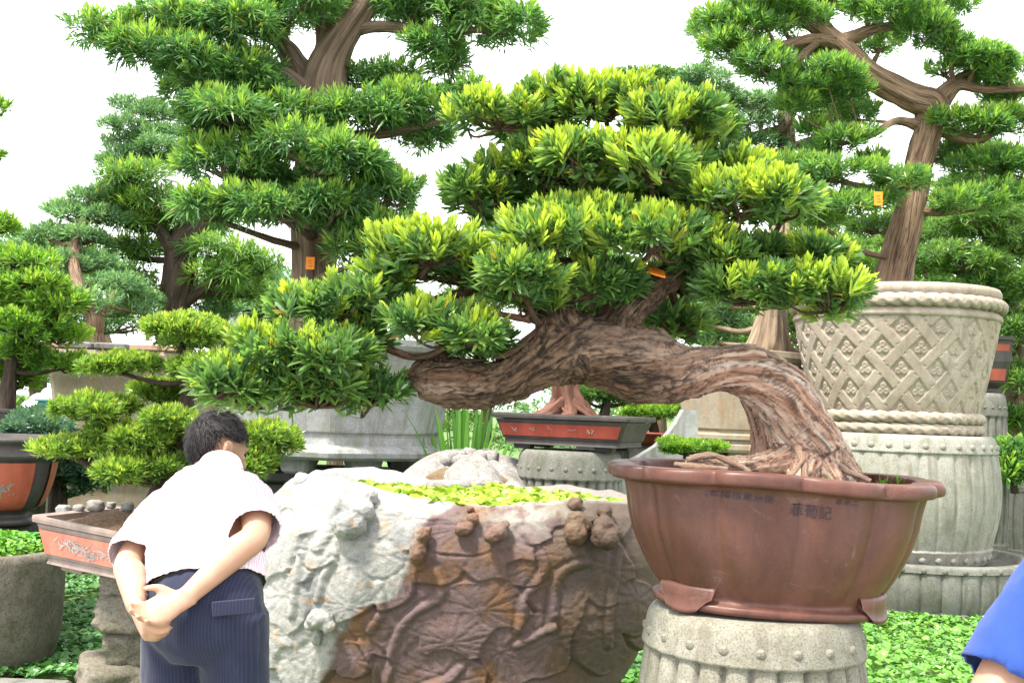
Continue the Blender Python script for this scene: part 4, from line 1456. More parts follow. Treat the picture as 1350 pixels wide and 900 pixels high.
def tree(name, label, limbs, pads, pal, bark, L, W, nl=16, density=1.0, young=.15, droop=.25, spread=(12, 75), up=.55, simple=False, seed=1, depth=.8,
         leafmat='leaf', trunk_seg=28, twig=True, base=None, cat='tree', group=None, fill=.25, rough=.24, flat=1.0, nlobe=6, auto=True):
    """limbs: chains of (px, py, Y, r_px), the first one the trunk; pads: (px, py, Y, halfwidth_px, halfheight_px[, density factor[, young]])"""
    r_ = rnd(seed)
    p0 = pt(limbs[0][0])
    t = thing(name, label, cat, p0 if base is None else base, group)
    sk, skr = [], []
    for i, ch in enumerate(limbs):
        P = np.array([pt(q) for q in ch])
        R = np.array([q[3] * q[2] / FOC for q in ch])
        big = R.max()
        V, F_, bk_ = tube(P, R, trunk_seg if i == 0 else max(10, trunk_seg * 2 // 3), max(14, len(ch) * 10), rough, seed + i * 3.3)
        build('trunk' if i == 0 else 'branch', V, F_, M[bark], t, True, {'bark': bk_, 'smoothwood': np.zeros(len(V))})
        S = spline(np.concatenate([P, R[:, None]], 1), len(ch) * 6)
        sk.append(S[:, :3]); skr.append(S[:, 3])
    SK, SR = np.concatenate(sk), np.concatenate(skr)
    for i, q in enumerate(pads):
        px, py, Y, hw, hh = q[:5]
        df = q[5] if len(q) > 5 else 1.0
        yg = q[6] if len(q) > 6 else young
        s = Y / FOC
        c = at(px, py + hh * .12, Y)
        rx, rz = hw * s, hh * s * 1.05 * flat
        ry = rx * depth
        area = 3.6 * ((rx * ry) ** .8 + (rx * rz) ** .8) ** 1.25
        nt_ = int(np.clip(density * df * area / (L * .42) ** 2, 25, 900))
        V, F_, Cc, pos = pad_leaves(c, (rx * 1.06, ry * 1.0, rz * 1.08), nt_, L, W, nl, PAL[pal] if isinstance(pal, str) else pal, r_, yg, droop, spread, up, nlobe, simple, fill)
        pd = build('foliage_pad', V, F_, M[leafmat], t, False, {'Col': Cc})
        # the branch that carries it, and twigs
        under = c - [0, 0, rz * .28]
        dd = np.linalg.norm(SK - under, axis=1) + 1.2 * np.maximum(SK[:, 2] - under[2] + .02, 0)
        j = np.argmin(dd)
        a0, rr = SK[j], min(SR[j] * .55, .012 + .035 * rx / .5)
        mb = MB()
        if auto:
            m1 = a0 + (under - a0) * .45 + [0, 0, -.05 * np.linalg.norm(under - a0)] + r_.normal(size=3) * .04 * np.linalg.norm(under - a0)
            V, F_, bk_ = tube([a0, m1, under], [rr, rr * .8, rr * .5], 8, 12, rough, seed + i)
            mb.add(V, F_, bark=bk_, smoothwood=np.zeros(len(V)))
        if twig:
            for kk in r_.choice(len(pos), min(len(pos), 9 if not simple else 5), False):
                e_ = pos[kk]
                m1 = under + (e_ - under) * .5 + [0, 0, -.12 * rz] + r_.normal(size=3) * .05 * rx
                V, F_, bk_ = tube([under, m1, e_], [rr * .42, rr * .3, rr * .12], 5, 8, 0, seed + kk)
                mb.add(V, F_, bark=bk_, smoothwood=np.zeros(len(V)))
        if mb.n:
            mb.build('branch', M[bark], t)
    return t


# ---------- the big arching bonsai
hero = thing('bonsai_tree', 'old bonsai with thick gnarled trunk arching left out of the big brown pot', 'tree', at(1070, 632, 3.42))
HL = [
    [(1078, 652, 3.42, 66), (1070, 615, 3.42, 52), (1053, 565, 3.42, 45), (1028, 520, 3.42, 42), (988, 490, 3.41, 36), (938, 487, 3.4, 32), (888, 490, 3.38, 37), (842, 480, 3.36, 46), (792, 464, 3.34, 42), (746, 460, 3.32, 44), (702, 482, 3.3, 31), (655, 505, 3.28, 28), (610, 504, 3.26, 31), (572, 498, 3.24, 27), (550, 498, 3.23, 17), (541, 504, 3.23, 8)],
    [(756, 462, 3.32, 42), (740, 428, 3.33, 34), (744, 408, 3.35, 24)],
    [(578, 492, 3.24, 22), (584, 470, 3.25, 15), (586, 462, 3.25, 10)],
    [(716, 470, 3.29, 20), (712, 440, 3.28, 13), (716, 420, 3.28, 8)],
    [(792, 452, 3.35, 34), (826, 412, 3.37, 24), (856, 388, 3.4, 18), (880, 366, 3.42, 17), (902, 345, 3.46, 14), (925, 300, 3.5, 11), (915, 250, 3.5, 10), (860, 215, 3.5, 8), (790, 190, 3.5, 7), (745, 172, 3.48, 6)],
    [(744, 414, 3.35, 20), (715, 385, 3.38, 15), (665, 372, 3.36, 11), (610, 372, 3.3, 9), (560, 365, 3.28, 6)],
    [(1068, 606, 3.42, 36), (1010, 613, 3.34, 21), (955, 613, 3.28, 13), (900, 611, 3.25, 7)],
    [(1078, 602, 3.42, 34), (1112, 620, 3.38, 20), (1145, 640, 3.34, 9)],
    [(1070, 600, 3.40, 30), (1055, 630, 3.28, 18), (1046, 650, 3.2, 8)],
    [(1085, 600, 3.42, 30), (1100, 630, 3.28, 14), (1112, 648, 3.22, 7)],
    [(1075, 590, 3.44, 34), (1110, 608, 3.56, 18), (1130, 622, 3.64, 8)],
    [(1060, 590, 3.44, 30), (1020, 606, 3.55, 16), (980, 612, 3.62, 8)],
    [(985, 500, 3.44, 22), (1000, 545, 3.47, 16), (1005, 590, 3.48, 16), (995, 618, 3.48, 12)],
]
parts, sks = [], []
for ch in HL:
    P = np.array([pt(q) for q in ch])
    R = np.array([q[3] * q[2] / FOC * (1.05 if q[0] < 900 else .92) for q in ch])
    V, F, _ = tube(P, R, 22, len(ch) * 9)
    parts.append((V, F))
    S = spline(np.concatenate([P, R[:, None]], 1), len(ch) * 12)
    T_, N_, B_ = frames(S[:, :3])
    s_ = np.concatenate([[0], np.cumsum(np.linalg.norm(np.diff(S[:, :3], axis=0), axis=1))])
    sks.append((S[:, :3], S[:, 3], T_, N_, B_, s_ + 3.1 * len(sks)))
V, F, N_ = fuse(parts, .0068, 4)
SP_, SR_, ST_, SN_, SB_, SS_ = [np.concatenate([k[i] for k in sks]) for i in range(6)]
main_n = len(sks[0][0])
best = np.full(len(V), 1e9)
bi = np.zeros(len(V), int)
for i in range(len(SP_)):
    d = np.linalg.norm(V - SP_[i], axis=1) / (SR_[i] + .01)
    m_ = d < best
    best[m_], bi[m_] = d[m_], i
rel = V - SP_[bi]
s_along = SS_[bi] + np.sum(rel * ST_[bi], 1)
tw = s_along * 2.6
x_, y_ = np.sum(rel * SN_[bi], 1), np.sum(rel * SB_[bi], 1)
r0 = np.hypot(x_, y_) + 1e-6
ca, sa = x_ / r0, y_ / r0
bk_ = np.stack([(ca * np.cos(tw) - sa * np.sin(tw)) * .5, (ca * np.sin(tw) + sa * np.cos(tw)) * .5, s_along * 4.2], -1)
swb = np.where(bi < main_n, sstep(1.0, .45, SS_[bi]), np.where(SS_[bi] > 3.1 * 5.9, 1.0, 0.0))
warp = .8 * np.stack([fbm(V * 6, 2), fbm(V * 6 + 31, 2), fbm(V * 6 + 57, 2)], -1)
n1 = fbm(bk_ * [4.2, 4.2, 1.1] + warp * (1.6 - .9 * swb[:, None]), 4)
n2 = fbm(bk_ * [12, 12, 2.4] + warp * 2.5, 3)
rg = 1 - np.abs(n1) * 2.2
sw = np.where(bi < main_n, sstep(1.0, .45, SS_[bi]), np.where(SS_[bi] > 3.1 * 5.9, 1.0, 0.0))
disp = .018 * rg * (SR_[bi] / .09) ** .7 + .006 * n2 + .012 * fbm(V * 9, 2)
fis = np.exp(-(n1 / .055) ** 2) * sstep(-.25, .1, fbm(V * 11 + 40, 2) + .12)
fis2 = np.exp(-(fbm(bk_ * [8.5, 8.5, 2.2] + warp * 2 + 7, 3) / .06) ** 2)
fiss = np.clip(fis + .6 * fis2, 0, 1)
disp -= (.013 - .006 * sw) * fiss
# lumps and hollows of the horizontal part
disp += .014 * fbm(V * 14 + 5, 2) * (1 - sw)
V = V + N_ * (disp - .006)[:, None]
sw = np.clip(sw + .5 * fbm(bk_ * [3, 3, .8], 3), 0, 1)
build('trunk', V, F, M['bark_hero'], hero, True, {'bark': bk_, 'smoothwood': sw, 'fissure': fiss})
# thin surface roots that cling to the back of the bend
mb_n = 0
for ch in ([(985, 462, 3.40, 4), (1015, 468, 3.37, 4.5), (1045, 497, 3.37, 5), (1066, 532, 3.38, 4), (1080, 560, 3.40, 3.5), (1078, 578, 3.4, 3), (1092, 600, 3.38, 3.5), (1125, 632, 3.32, 3)],
           [(1030, 478, 3.36, 3), (1056, 508, 3.36, 3), (1074, 525, 3.37, 3), (1076, 545, 3.38, 2.5), (1096, 590, 3.36, 3), (1140, 638, 3.30, 2.5)],
           [(1052, 590, 3.28, 5), (1060, 612, 3.22, 5), (1062, 630, 3.19, 4), (1078, 643, 3.16, 3)],
           [(1060, 605, 3.22, 3), (1045, 625, 3.18, 3), (1038, 640, 3.16, 2.5)],
           [(1105, 612, 3.32, 4), (1120, 622, 3.26, 4), (1148, 634, 3.24, 3)],
           [(905, 606, 3.25, 4), (940, 600, 3.24, 4), (970, 612, 3.22, 4), (990, 622, 3.2, 3)],
           [(890, 612, 3.27, 4), (925, 616, 3.22, 5), (960, 618, 3.2, 3)]):
    P = np.array([pt(q) for q in ch])
    V, F, bq = tube(P, [q[3] * q[2] / FOC for q in ch], 8, 40, .3, mb_n * 1.3)
    mb_n += 1
    build('surface_root', V, F, M['bark_hero'], hero, True, {'bark': bq, 'smoothwood': np.full(len(V), .55)})

HP = [  # px, py, Y, half width, half height, density, young
    (662, 156, 3.45, 66, 32, 1, .55), (735, 132, 3.55, 55, 34, 1, .30), (800, 142, 3.5, 62, 44, 1, .35), (880, 160, 3.4, 82, 44, 1, .40), (935, 175, 3.55, 45, 30, 1, .3),
    (720, 222, 3.5, 95, 44, 1, .22), (775, 215, 3.3, 55, 40, 1, .3), (860, 222, 3.3, 78, 44, 1, .45), (640, 265, 3.5, 58, 46, 1, .10), (940, 225, 3.55, 60, 35, 1, .25),
    (975, 268, 3.25, 92, 42, 1, .55), (1030, 278, 3.35, 45, 34, 1, .5), (790, 300, 3.35, 90, 40, 1, .25), (730, 315, 3.2, 75, 36, 1, .45), (860, 315, 3.2, 70, 40, 1, .45), (910, 320, 3.3, 60, 40, 1, .3),
    (566, 335, 3.2, 74, 38, 1, .55), (620, 360, 3.3, 50, 36, 1, .2), (690, 372, 3.15, 70, 36, 1, .25), (780, 375, 3.3, 60, 36, 1, .15), (965, 345, 3.35, 85, 42, 1, .08), (1000, 385, 3.25, 75, 36, 1, .15),
    (1095, 392, 3.2, 66, 46, 1, .55), (1060, 345, 3.3, 50, 30, 1, .25), (600, 438, 3.15, 84, 34, 1, .28), (640, 455, 3.25, 50, 30, 1, .12), (700, 400, 3.25, 45, 26, 1, .15),
    (440, 405, 3.25, 78, 36, 1, .12), (500, 395, 3.35, 50, 30, 1, .1), (400, 470, 3.15, 86, 42, 1, .14), (340, 455, 3.2, 30, 30, 1, .6), (330, 520, 3.2, 74, 42, 1, .10), (420, 520, 3.2, 66, 40, 1, .04), (490, 520, 3.25, 50, 32, 1, .03), (300, 505, 3.1, 40, 30, 1, .12),
    (470, 460, 3.3, 60, 36, 1, .08), (520, 365, 3.3, 40, 26, 1, .3), (830, 265, 3.6, 90, 36, .8, .05), (700, 270, 3.65, 70, 34, .8, .03), (700, 180, 3.7, 60, 26, .8, .05), (900, 375, 3.6, 60, 30, .8, .03), (760, 415, 3.6, 50, 24, .7, .02), (888, 428, 3.55, 52, 26, .7, .05),
]
r_ = rnd(99)
SKh = SP_
extra_sk = []
for ch in ([(640, 378, 3.32, 7), (560, 400, 3.3, 6), (490, 430, 3.27, 5.5), (440, 470, 3.24, 5), (390, 500, 3.2, 4), (340, 515, 3.18, 3)],
           [(500, 425, 3.28, 5), (480, 470, 3.28, 6), (470, 490, 3.28, 5), (440, 495, 3.25, 4), (400, 490, 3.22, 3)],
           [(905, 345, 3.46, 9), (960, 330, 3.42, 8), (1020, 340, 3.36, 7), (1080, 380, 3.3, 5), (1110, 395, 3.25, 3)],
           [(905, 345, 3.46, 9), (880, 365, 3.5, 7), (890, 400, 3.55, 5), (890, 428, 3.56, 3)],
           [(870, 372, 3.42, 9), (810, 360, 3.38, 7), (750, 345, 3.3, 6), (690, 350, 3.25, 4)],
           [(925, 300, 3.5, 8), (880, 290, 3.42, 7), (810, 290, 3.4, 6), (720, 275, 3.48, 5), (650, 275, 3.5, 4)]):
    P = np.array([pt(q) for q in ch])
    R = [q[3] * q[2] / FOC for q in ch]
    V, F, bq = tube(P, R, 10, 44, .2, len(extra_sk) * 2.1)
    build('branch', V, F, M['bark_hero'], hero, True, {'bark': bq, 'smoothwood': np.zeros(len(V))})
    extra_sk.append(spline(P, 40))
SKh = np.concatenate([SP_[SP_[:, 2] > 1.75]] + extra_sk)
for i, q in enumerate(HP):
    px, py, Y, hw, hh, df, yg = q
    s = Y / FOC
    c = at(px, py + hh * .1, Y)
    rx, rz = hw * s, hh * s * 1.05
    ry = rx * .85
    area = 3.6 * ((rx * ry) ** .8 + (rx * rz) ** .8) ** 1.25
    L = .064
    nt_ = int(df * area / .043 ** 2)
    V, F, Cc, pos = pad_leaves(c, (rx * 1.0, ry * .95, rz * 1.0), nt_, L, .0098, 25, PAL['main'], r_, min(yg * 1.35 + .03, .8), .12, (8, 74), .7, 9, False, .15)
    build('foliage_pad', V, F, M['leaf'], hero, False, {'Col': Cc})
    under = c - [0, 0, rz * .3]
    dd = np.linalg.norm(SKh - under, axis=1) + .8 * np.maximum(SKh[:, 2] - under[2], 0)
    a0 = SKh[np.argmin(dd)]
    mb = MB()
    m1 = (a0 + under) / 2 + r_.normal(size=3) * .02 - [0, 0, .02]
    V, F, bq = tube([a0, m1, under], [.014, .011, .008], 8, 12, .2, i)
    mb.add(V, F, bark=bq, smoothwood=np.zeros(len(V)))
    for kk in r_.choice(len(pos), 12, False):
        e_ = pos[kk]
        m1 = under + (e_ - under) * .5 + [0, 0, -.1 * rz] + r_.normal(size=3) * .015
        V, F, bq = tube([under, m1, e_], [.006, .0045, .002], 5, 8, 0, kk)
        mb.add(V, F, bark=bq, smoothwood=np.zeros(len(V)))
    mb.build('branch', M['bark_hero'], hero)

# ---------- tall cloud-pruned tree in the grey basin
tree('cloud_pruned_tree', 'tall cloud-pruned pine-like tree rising from the grey octagonal basin', [
    [(415, 455, 7.8, 36), (413, 385, 7.8, 29), (414, 300, 7.8, 29), (418, 200, 7.8, 30), (424, 130, 7.8, 32), (434, 85, 7.78, 26), (455, 45, 7.75, 19), (482, 5, 7.7, 15), (492, -40, 7.7, 12)],
    [(415, 150, 7.8, 22), (395, 95, 7.82, 17), (372, 60, 7.85, 12), (352, 40, 7.9, 8)],
    [(412, 140, 7.75, 20), (380, 105, 7.65, 14), (345, 85, 7.55, 10), (300, 72, 7.45, 7), (240, 70, 7.4, 5)],
    [(425, 95, 7.82, 16), (430, 50, 7.85, 13), (425, 0, 7.9, 10), (420, -40, 7.9, 8)],
    [(460, 40, 7.75, 10), (500, 35, 7.7, 8), (560, 40, 7.65, 6), (640, 40, 7.6, 4)],
    [(420, 190, 7.75, 12), (470, 180, 7.6, 9), (540, 170, 7.5, 6), (600, 155, 7.5, 4)]],
    [(150, 45, 7.4, 52, 30), (215, 75, 7.35, 70, 40), (290, 95, 7.4, 75, 42), (235, 30, 7.5, 65, 30), (310, 35, 7.5, 70, 40), (380, 15, 7.6, 70, 40), (330, 130, 7.5, 60, 35, 1, .05), (455, -5, 7.9, 70, 30),
     (545, 15, 7.7, 60, 35), (645, 30, 7.6, 62, 46), (575, 62, 7.6, 40, 28), (590, 85, 7.65, 26, 22), (600, 5, 7.7, 50, 30),
     (250, 118, 7.8, 40, 24), (330, 160, 7.3, 80, 36), (270, 175, 7.4, 35, 26), (400, 155, 7.4, 45, 30), (495, 148, 7.4, 60, 44), (560, 140, 7.5, 52, 38), (610, 130, 7.6, 40, 26), (500, 105, 7.9, 50, 22), (560, 180, 7.6, 40, 24),
     (420, 208, 7.15, 84, 48), (295, 215, 7.2, 58, 42), (360, 245, 7.4, 60, 26), (505, 255, 7.3, 56, 34), (460, 290, 7.4, 50, 24),
     (285, 276, 7.1, 58, 32), (370, 276, 7.05, 66, 30), (440, 272, 7.15, 50, 28), (505, 306, 7.3, 54, 24), (478, 336, 7.2, 42, 28)],
    'tall', 'bark_brown', .118, .0145, 19, .68, .25, .34, (14, 84), .65, True, 11, .8, nlobe=7, base=at(415, 455, 7.8))

# ---------- small left bonsai in the salmon tray
tree('bonsai_tree', 'small tiered bonsai with rounded light green pads in the salmon tray', [
    [(196, 705, 5.33, 24), (202, 672, 5.33, 15), (212, 640, 5.33, 11), (232, 600, 5.33, 11), (245, 550, 5.33, 9), (246, 510, 5.33, 8), (238, 455, 5.33, 6)],
    [(240, 570, 5.33, 7), (280, 565, 5.3, 5), (330, 590, 5.25, 4)]],
    [(235, 440, 5.3, 72, 28), (160, 484, 5.25, 46, 20), (262, 488, 5.25, 48, 22), (205, 520, 5.5, 50, 20), (122, 542, 5.2, 54, 22), (310, 520, 5.5, 44, 24), (88, 592, 5.15, 48, 16), (172, 580, 5.2, 54, 24), (232, 560, 5.2, 46, 24),
     (185, 622, 5.12, 58, 26), (325, 612, 5.2, 60, 34), (345, 580, 5.3, 46, 26), (275, 600, 5.45, 50, 26)],
    'small', 'bark_dark', .052, .0105, 14, .85, .25, .12, (12, 75), .8, True, 12, .9)

# ---------- tree in the basket pot
tree('pine_tree', 'bent cloud-pruned tree with bare leaning trunk in the woven stone pot', [
    [(1174, 400, 9.1, 26), (1178, 370, 9.1, 22), (1192, 310, 9.1, 21), (1210, 225, 9.1, 18), (1226, 165, 9.1, 19), (1226, 138, 9.1, 20), (1196, 127, 9.08, 18), (1150, 102, 9.05, 17), (1112, 65, 9.0, 14.5), (1082, 38, 9.0, 12), (1050, 14, 8.95, 10), (1015, -20, 8.9, 8)],
    [(1110, 55, 9.0, 11), (1150, 40, 8.95, 7), (1200, 32, 8.9, 5), (1250, 42, 8.85, 4)],
    [(1235, 135, 9.1, 14), (1262, 112, 9.05, 9), (1295, 118, 9.0, 6), (1350, 118, 8.95, 5)],
    [(1238, 125, 9.1, 9), (1270, 100, 9.1, 6), (1310, 88, 9.1, 4)],
    [(1228, 165, 9.1, 10), (1280, 185, 9.0, 7), (1320, 170, 9.0, 4)],
    [(1108, 58, 9.0, 11), (1075, 52, 8.9, 8), (1035, 60, 8.8, 6), (990, 80, 8.75, 4)],
    [(1075, 58, 8.9, 6), (1040, 88, 8.8, 4), (1000, 100, 8.75, 3)],
    [(1210, 165, 9.1, 8), (1180, 160, 9.0, 5), (1150, 178, 8.9, 4), (1110, 190, 8.85, 3)],
    [(1205, 245, 9.1, 8), (1160, 250, 8.9, 5), (1110, 240, 8.8, 4)],
    [(1198, 275, 9.1, 7), (1240, 280, 8.95, 5), (1290, 275, 8.9, 3)]],
    [(1000, 8, 8.8, 60, 26), (945, 30, 8.8, 40, 24), (1070, 75, 9.2, 40, 22), (1160, 60, 9.3, 40, 14, .6), (1100, -5, 9.2, 50, 20), (1240, 10, 9.0, 50, 18), (1330, 130, 9.2, 40, 20), (1250, 205, 9.3, 40, 18), (1130, 150, 9.3, 40, 20), (1160, 300, 9.4, 40, 16), (960, 70, 8.75, 42, 30), (1005, 85, 8.7, 50, 32), (985, 45, 8.8, 55, 26), (1030, 20, 8.9, 60, 24), (1055, 112, 8.75, 40, 22), (1090, 98, 8.7, 46, 24), (1120, 120, 8.8, 32, 18), (1090, 130, 8.9, 40, 20), (1045, 140, 8.8, 36, 20),
     (1180, 22, 8.85, 60, 24), (1230, 38, 8.8, 50, 24), (1140, 8, 8.95, 40, 18), (1255, 62, 8.85, 30, 18), (1285, 78, 8.9, 52, 26), (1330, 95, 8.9, 44, 26), (1300, 105, 9.1, 30, 12), (1245, 95, 9.2, 30, 12, .6),
     (1290, 165, 8.9, 56, 24), (1335, 165, 9.0, 40, 22), (1110, 188, 8.8, 46, 22), (1080, 175, 9.0, 30, 18), (1150, 215, 9.0, 30, 14), (1100, 228, 8.6, 60, 22), (1060, 220, 8.7, 36, 18), (1195, 240, 8.6, 44, 14), (1105, 275, 8.6, 50, 22), (1150, 268, 8.7, 36, 18), (1080, 290, 8.7, 40, 16),
     (1275, 268, 8.9, 52, 22), (1320, 260, 9.0, 40, 22), (1300, 215, 9.0, 50, 24), (1345, 225, 9.1, 40, 24)],
    'right', 'bark_mid', .098, .0130, 16, .52, .35, .15, (14, 78), .9, True, 13, .85, base=at(1174, 400, 9.1), fill=.2, nlobe=9)

# ---------- mid tree behind, left; pale tree far left
tree('cloud_pruned_tree', 'dark trunked cloud-pruned tree behind the tan square pot', [
    [(225, 640, 11.3, 24), (228, 430, 11.3, 20), (236, 370, 11.3, 22), (242, 320, 11.3, 18), (262, 290, 11.3, 12), (270, 240, 11.3, 8)],
    [(238, 350, 11.3, 10), (215, 310, 11.2, 8), (190, 270, 11.1, 5)], [(240, 400, 11.3, 9), (275, 375, 11.2, 7), (300, 350, 11.2, 5)]],
    [(190, 236, 11.0, 56, 24), (150, 255, 11.2, 36, 18), (200, 268, 11.0, 56, 20), (165, 290, 11.2, 50, 22), (225, 295, 11.4, 40, 18), (300, 335, 11.1, 52, 22), (345, 352, 11.2, 34, 20), (285, 365, 11.0, 44, 18), (330, 385, 11.4, 40, 18), (180, 330, 11.5, 50, 24), (150, 365, 11.4, 45, 22), (195, 385, 11.3, 45, 20), (270, 300, 11.8, 40, 20)],
    'mid', 'bark_dark', .15, .017, 14, .55, .22, .35, (25, 90), .6, True, 14, .8, base=at(225, 640, 11.3))
tree('cloud_pruned_tree', 'hazy pale green layered tree planted in the tan square pot', [
    [(122, 470, 10.1, 18), (122, 440, 10.1, 13), (124, 420, 10.1, 10), (105, 380, 10.3, 8), (98, 330, 10.6, 7), (120, 270, 11, 6), (160, 210, 11.4, 5), (190, 160, 11.6, 4)],
    [(124, 425, 10.1, 6), (140, 405, 10.2, 4), (150, 385, 10.3, 3)]],
    [(112, 398, 10.0, 34, 14), (75, 400, 10.2, 34, 16), (182, 140, 11.6, 34, 12), (212, 152, 11.6, 40, 14), (175, 172, 11.5, 38, 14), (212, 178, 11.5, 36, 14), (160, 188, 11.5, 26, 10), (205, 198, 11.4, 40, 13), (170, 205, 11.5, 30, 10), (225, 215, 11.6, 40, 16), (150, 215, 11.4, 24, 10),
     (115, 262, 11, 34, 14), (85, 280, 11, 34, 16), (130, 285, 10.9, 40, 18), (65, 310, 10.9, 34, 16), (110, 315, 10.8, 46, 18), (60, 345, 10.8, 40, 18), (115, 350, 10.7, 50, 20), (90, 385, 10.6, 44, 18), (145, 378, 10.5, 40, 20), (160, 410, 10.6, 40, 16), (185, 400, 10.9, 36, 18), (40, 330, 11, 26, 14), (260, 395, 11.5, 40, 18), (285, 415, 11.5, 30, 14)],
    'pale', 'bark_mid', .10, .014, 11, .55, .12, .2, (15, 80), .8, True, 15, .8, leafmat='leaf_far', base=at(122, 470, 10.1), twig=True)
tree('bonsai_tree', 'bright leaved bonsai rising from the low black tray', [
    [(8, 555, 8.6, 12), (12, 500, 8.6, 9), (20, 440, 8.6, 8), (5, 380, 8.6, 7), (-15, 320, 8.6, 5), (-20, 220, 8.6, 4), (-18, 150, 8.6, 3)], [(18, 450, 8.6, 5), (50, 440, 8.5, 4), (80, 420, 8.4, 3)]],
    [(18, 345, 8.4, 46, 18), (-5, 300, 8.5, 34, 18), (-16, 145, 8.6, 26, 14), (-20, 210, 8.6, 24, 12), (40, 378, 8.3, 50, 22), (70, 402, 8.3, 40, 22), (15, 395, 8.4, 40, 20), (25, 430, 8.4, 60, 28), (75, 445, 8.5, 36, 20), (20, 470, 8.6, 50, 26, 1, .0), (80, 480, 8.6, 30, 16), (30, 500, 8.8, 40, 18, 1, .0)],
    'edge', 'bark_dark', .090, .0135, 16, .42, .3, .1, (12, 75), .8, False, 16, .8, nlobe=9)
# pale tree behind the basket pot (in the ochre pot)
tree('cloud_pruned_tree', 'greyish green tree with flared pale trunk in the ochre stone pot', [
    [(1008, 492, 9.85, 40), (1012, 462, 9.85, 32), (1016, 430, 9.85, 22), (1020, 390, 9.9, 15), (1028, 300, 10.2, 13), (1036, 210, 10.5, 11), (1036, 150, 10.6, 9), (1030, 100, 10.7, 6)],
    [(1034, 200, 10.5, 6), (1075, 185, 10.5, 4), (1110, 200, 10.5, 3)], [(1034, 170, 10.5, 6), (990, 180, 10.5, 4), (940, 210, 10.5, 3)],
    [(1000, 480, 9.8, 12), (985, 478, 9.7, 8), (970, 480, 9.6, 5)]],
    [(935, 105, 10.4, 40, 22), (905, 122, 10.5, 34, 20), (960, 130, 10.5, 40, 18), (1000, 138, 10.4, 46, 20), (1050, 140, 10.3, 44, 18), (985, 160, 10.5, 40, 16), (950, 185, 10.6, 46, 18), (1085, 165, 10.4, 40, 18), (1010, 190, 10.6, 40, 14), (960, 215, 10.4, 44, 16), (1015, 215, 10.4, 40, 16), (1060, 205, 10.5, 40, 18), (1110, 130, 10.6, 36, 20), (950, 50, 10.7, 40, 22), (1010, 240, 10.5, 40, 14),
     (960, 400, 10.4, 36, 16), (930, 420, 10.5, 40, 18), (975, 430, 10.6, 36, 18), (945, 445, 10.5, 30, 14)],
    'pale', 'bark_tan', .09, .013, 11, .45, .1, .2, (15, 80), .8, True, 17, .8, leafmat='leaf_far', base=at(1008, 492, 9.85), rough=.5, trunk_seg=44)
# red tray's tree: thick short trunk, crown mixed in behind the big bonsai
tree('bonsai_tree', 'short bonsai with thick flared reddish trunk in the red tray', [
    [(748, 552, 6.62, 28), (749, 538, 6.62, 21), (744, 515, 6.62, 17), (746, 480, 6.62, 15), (735, 420, 6.62, 12), (720, 360, 6.62, 9), (690, 310, 6.62, 6)],
    [(742, 532, 6.6, 14), (720, 546, 6.52, 9), (700, 553, 6.48, 5)], [(756, 530, 6.6, 12), (775, 546, 6.55, 8), (790, 553, 6.5, 4)], [(750, 535, 6.6, 12), (752, 552, 6.48, 8)], [(740, 440, 6.62, 7), (790, 410, 6.6, 5), (840, 420, 6.6, 3)]],
    [(690, 300, 6.6, 70, 36), (740, 340, 6.5, 80, 34), (660, 350, 6.6, 60, 30), (820, 390, 6.6, 60, 26), (880, 410, 6.6, 50, 24), (650, 400, 6.7, 60, 26)],
    'dense', 'bark_red', .085, .010, 12, .6, .05, .2, (12, 75), .7, True, 18, .8, rough=.55, trunk_seg=40)

# ---------- small bonsais in the gap under the arching trunk
def small_pot(label, px, Y, z0, r0, mat, stool):
    cx_ = at(px, 550, Y)[0]
    drum(stool, cx_, Y, 0, z0, .2, .23, .2, 16, 14, M['dark_stone'], .015, bands=False, name='stone_stool')
    t_ = thing('bonsai_pot', label, 'pot', (cx_, Y, z0))
    V_, F_ = lathe([(r0 * .7, z0), (r0 * .75, z0 + .01), (r0 * .9, z0 + .05), (r0 * .97, z0 + .09), (r0 * 1.05, z0 + .1), (r0 * 1.05, z0 + .12), (r0 * .95, z0 + .12), (r0 * .9, z0 + .09), (.01, z0 + .1)], 40, None, cx_, Y)
    build('body', V_, F_, mat, t_)
    return cx_


small_pot('small dark round pot half hidden behind the red tray', 796, 9.2, 1.36, .24, M['dark_clay'], 'low dark stool under the small dark round pot')
tree('bonsai_tree', 'little dark dome-shaped bonsai behind the red tray', [[(796, 556, 9.2, 8), (797, 545, 9.2, 7), (800, 530, 9.2, 5), (802, 520, 9.2, 3)]],
     [(800, 516, 9.15, 42, 13), (775, 525, 9.2, 26, 11), (828, 526, 9.2, 26, 12)], 'dense', 'bark_dark', .07, .010, 12, .9, .1, .15, simple=True, seed=31)
small_pot('small red clay pot beside the curved wing wall', 862, 9.9, 1.22, .28, M['red_glaze'], 'low dark stool under the small red clay pot')
tree('bonsai_tree', 'little bright green bonsai in the small red clay pot', [[(862, 572, 9.9, 7), (862, 560, 9.9, 5), (858, 545, 9.9, 4)]],
     [(855, 545, 9.8, 34, 13), (835, 555, 9.8, 20, 10), (885, 540, 9.9, 30, 12), (870, 530, 10, 30, 10)], 'edge', 'bark_dark', .06, .009, 12, .9, .2, .15, simple=True, seed=32)

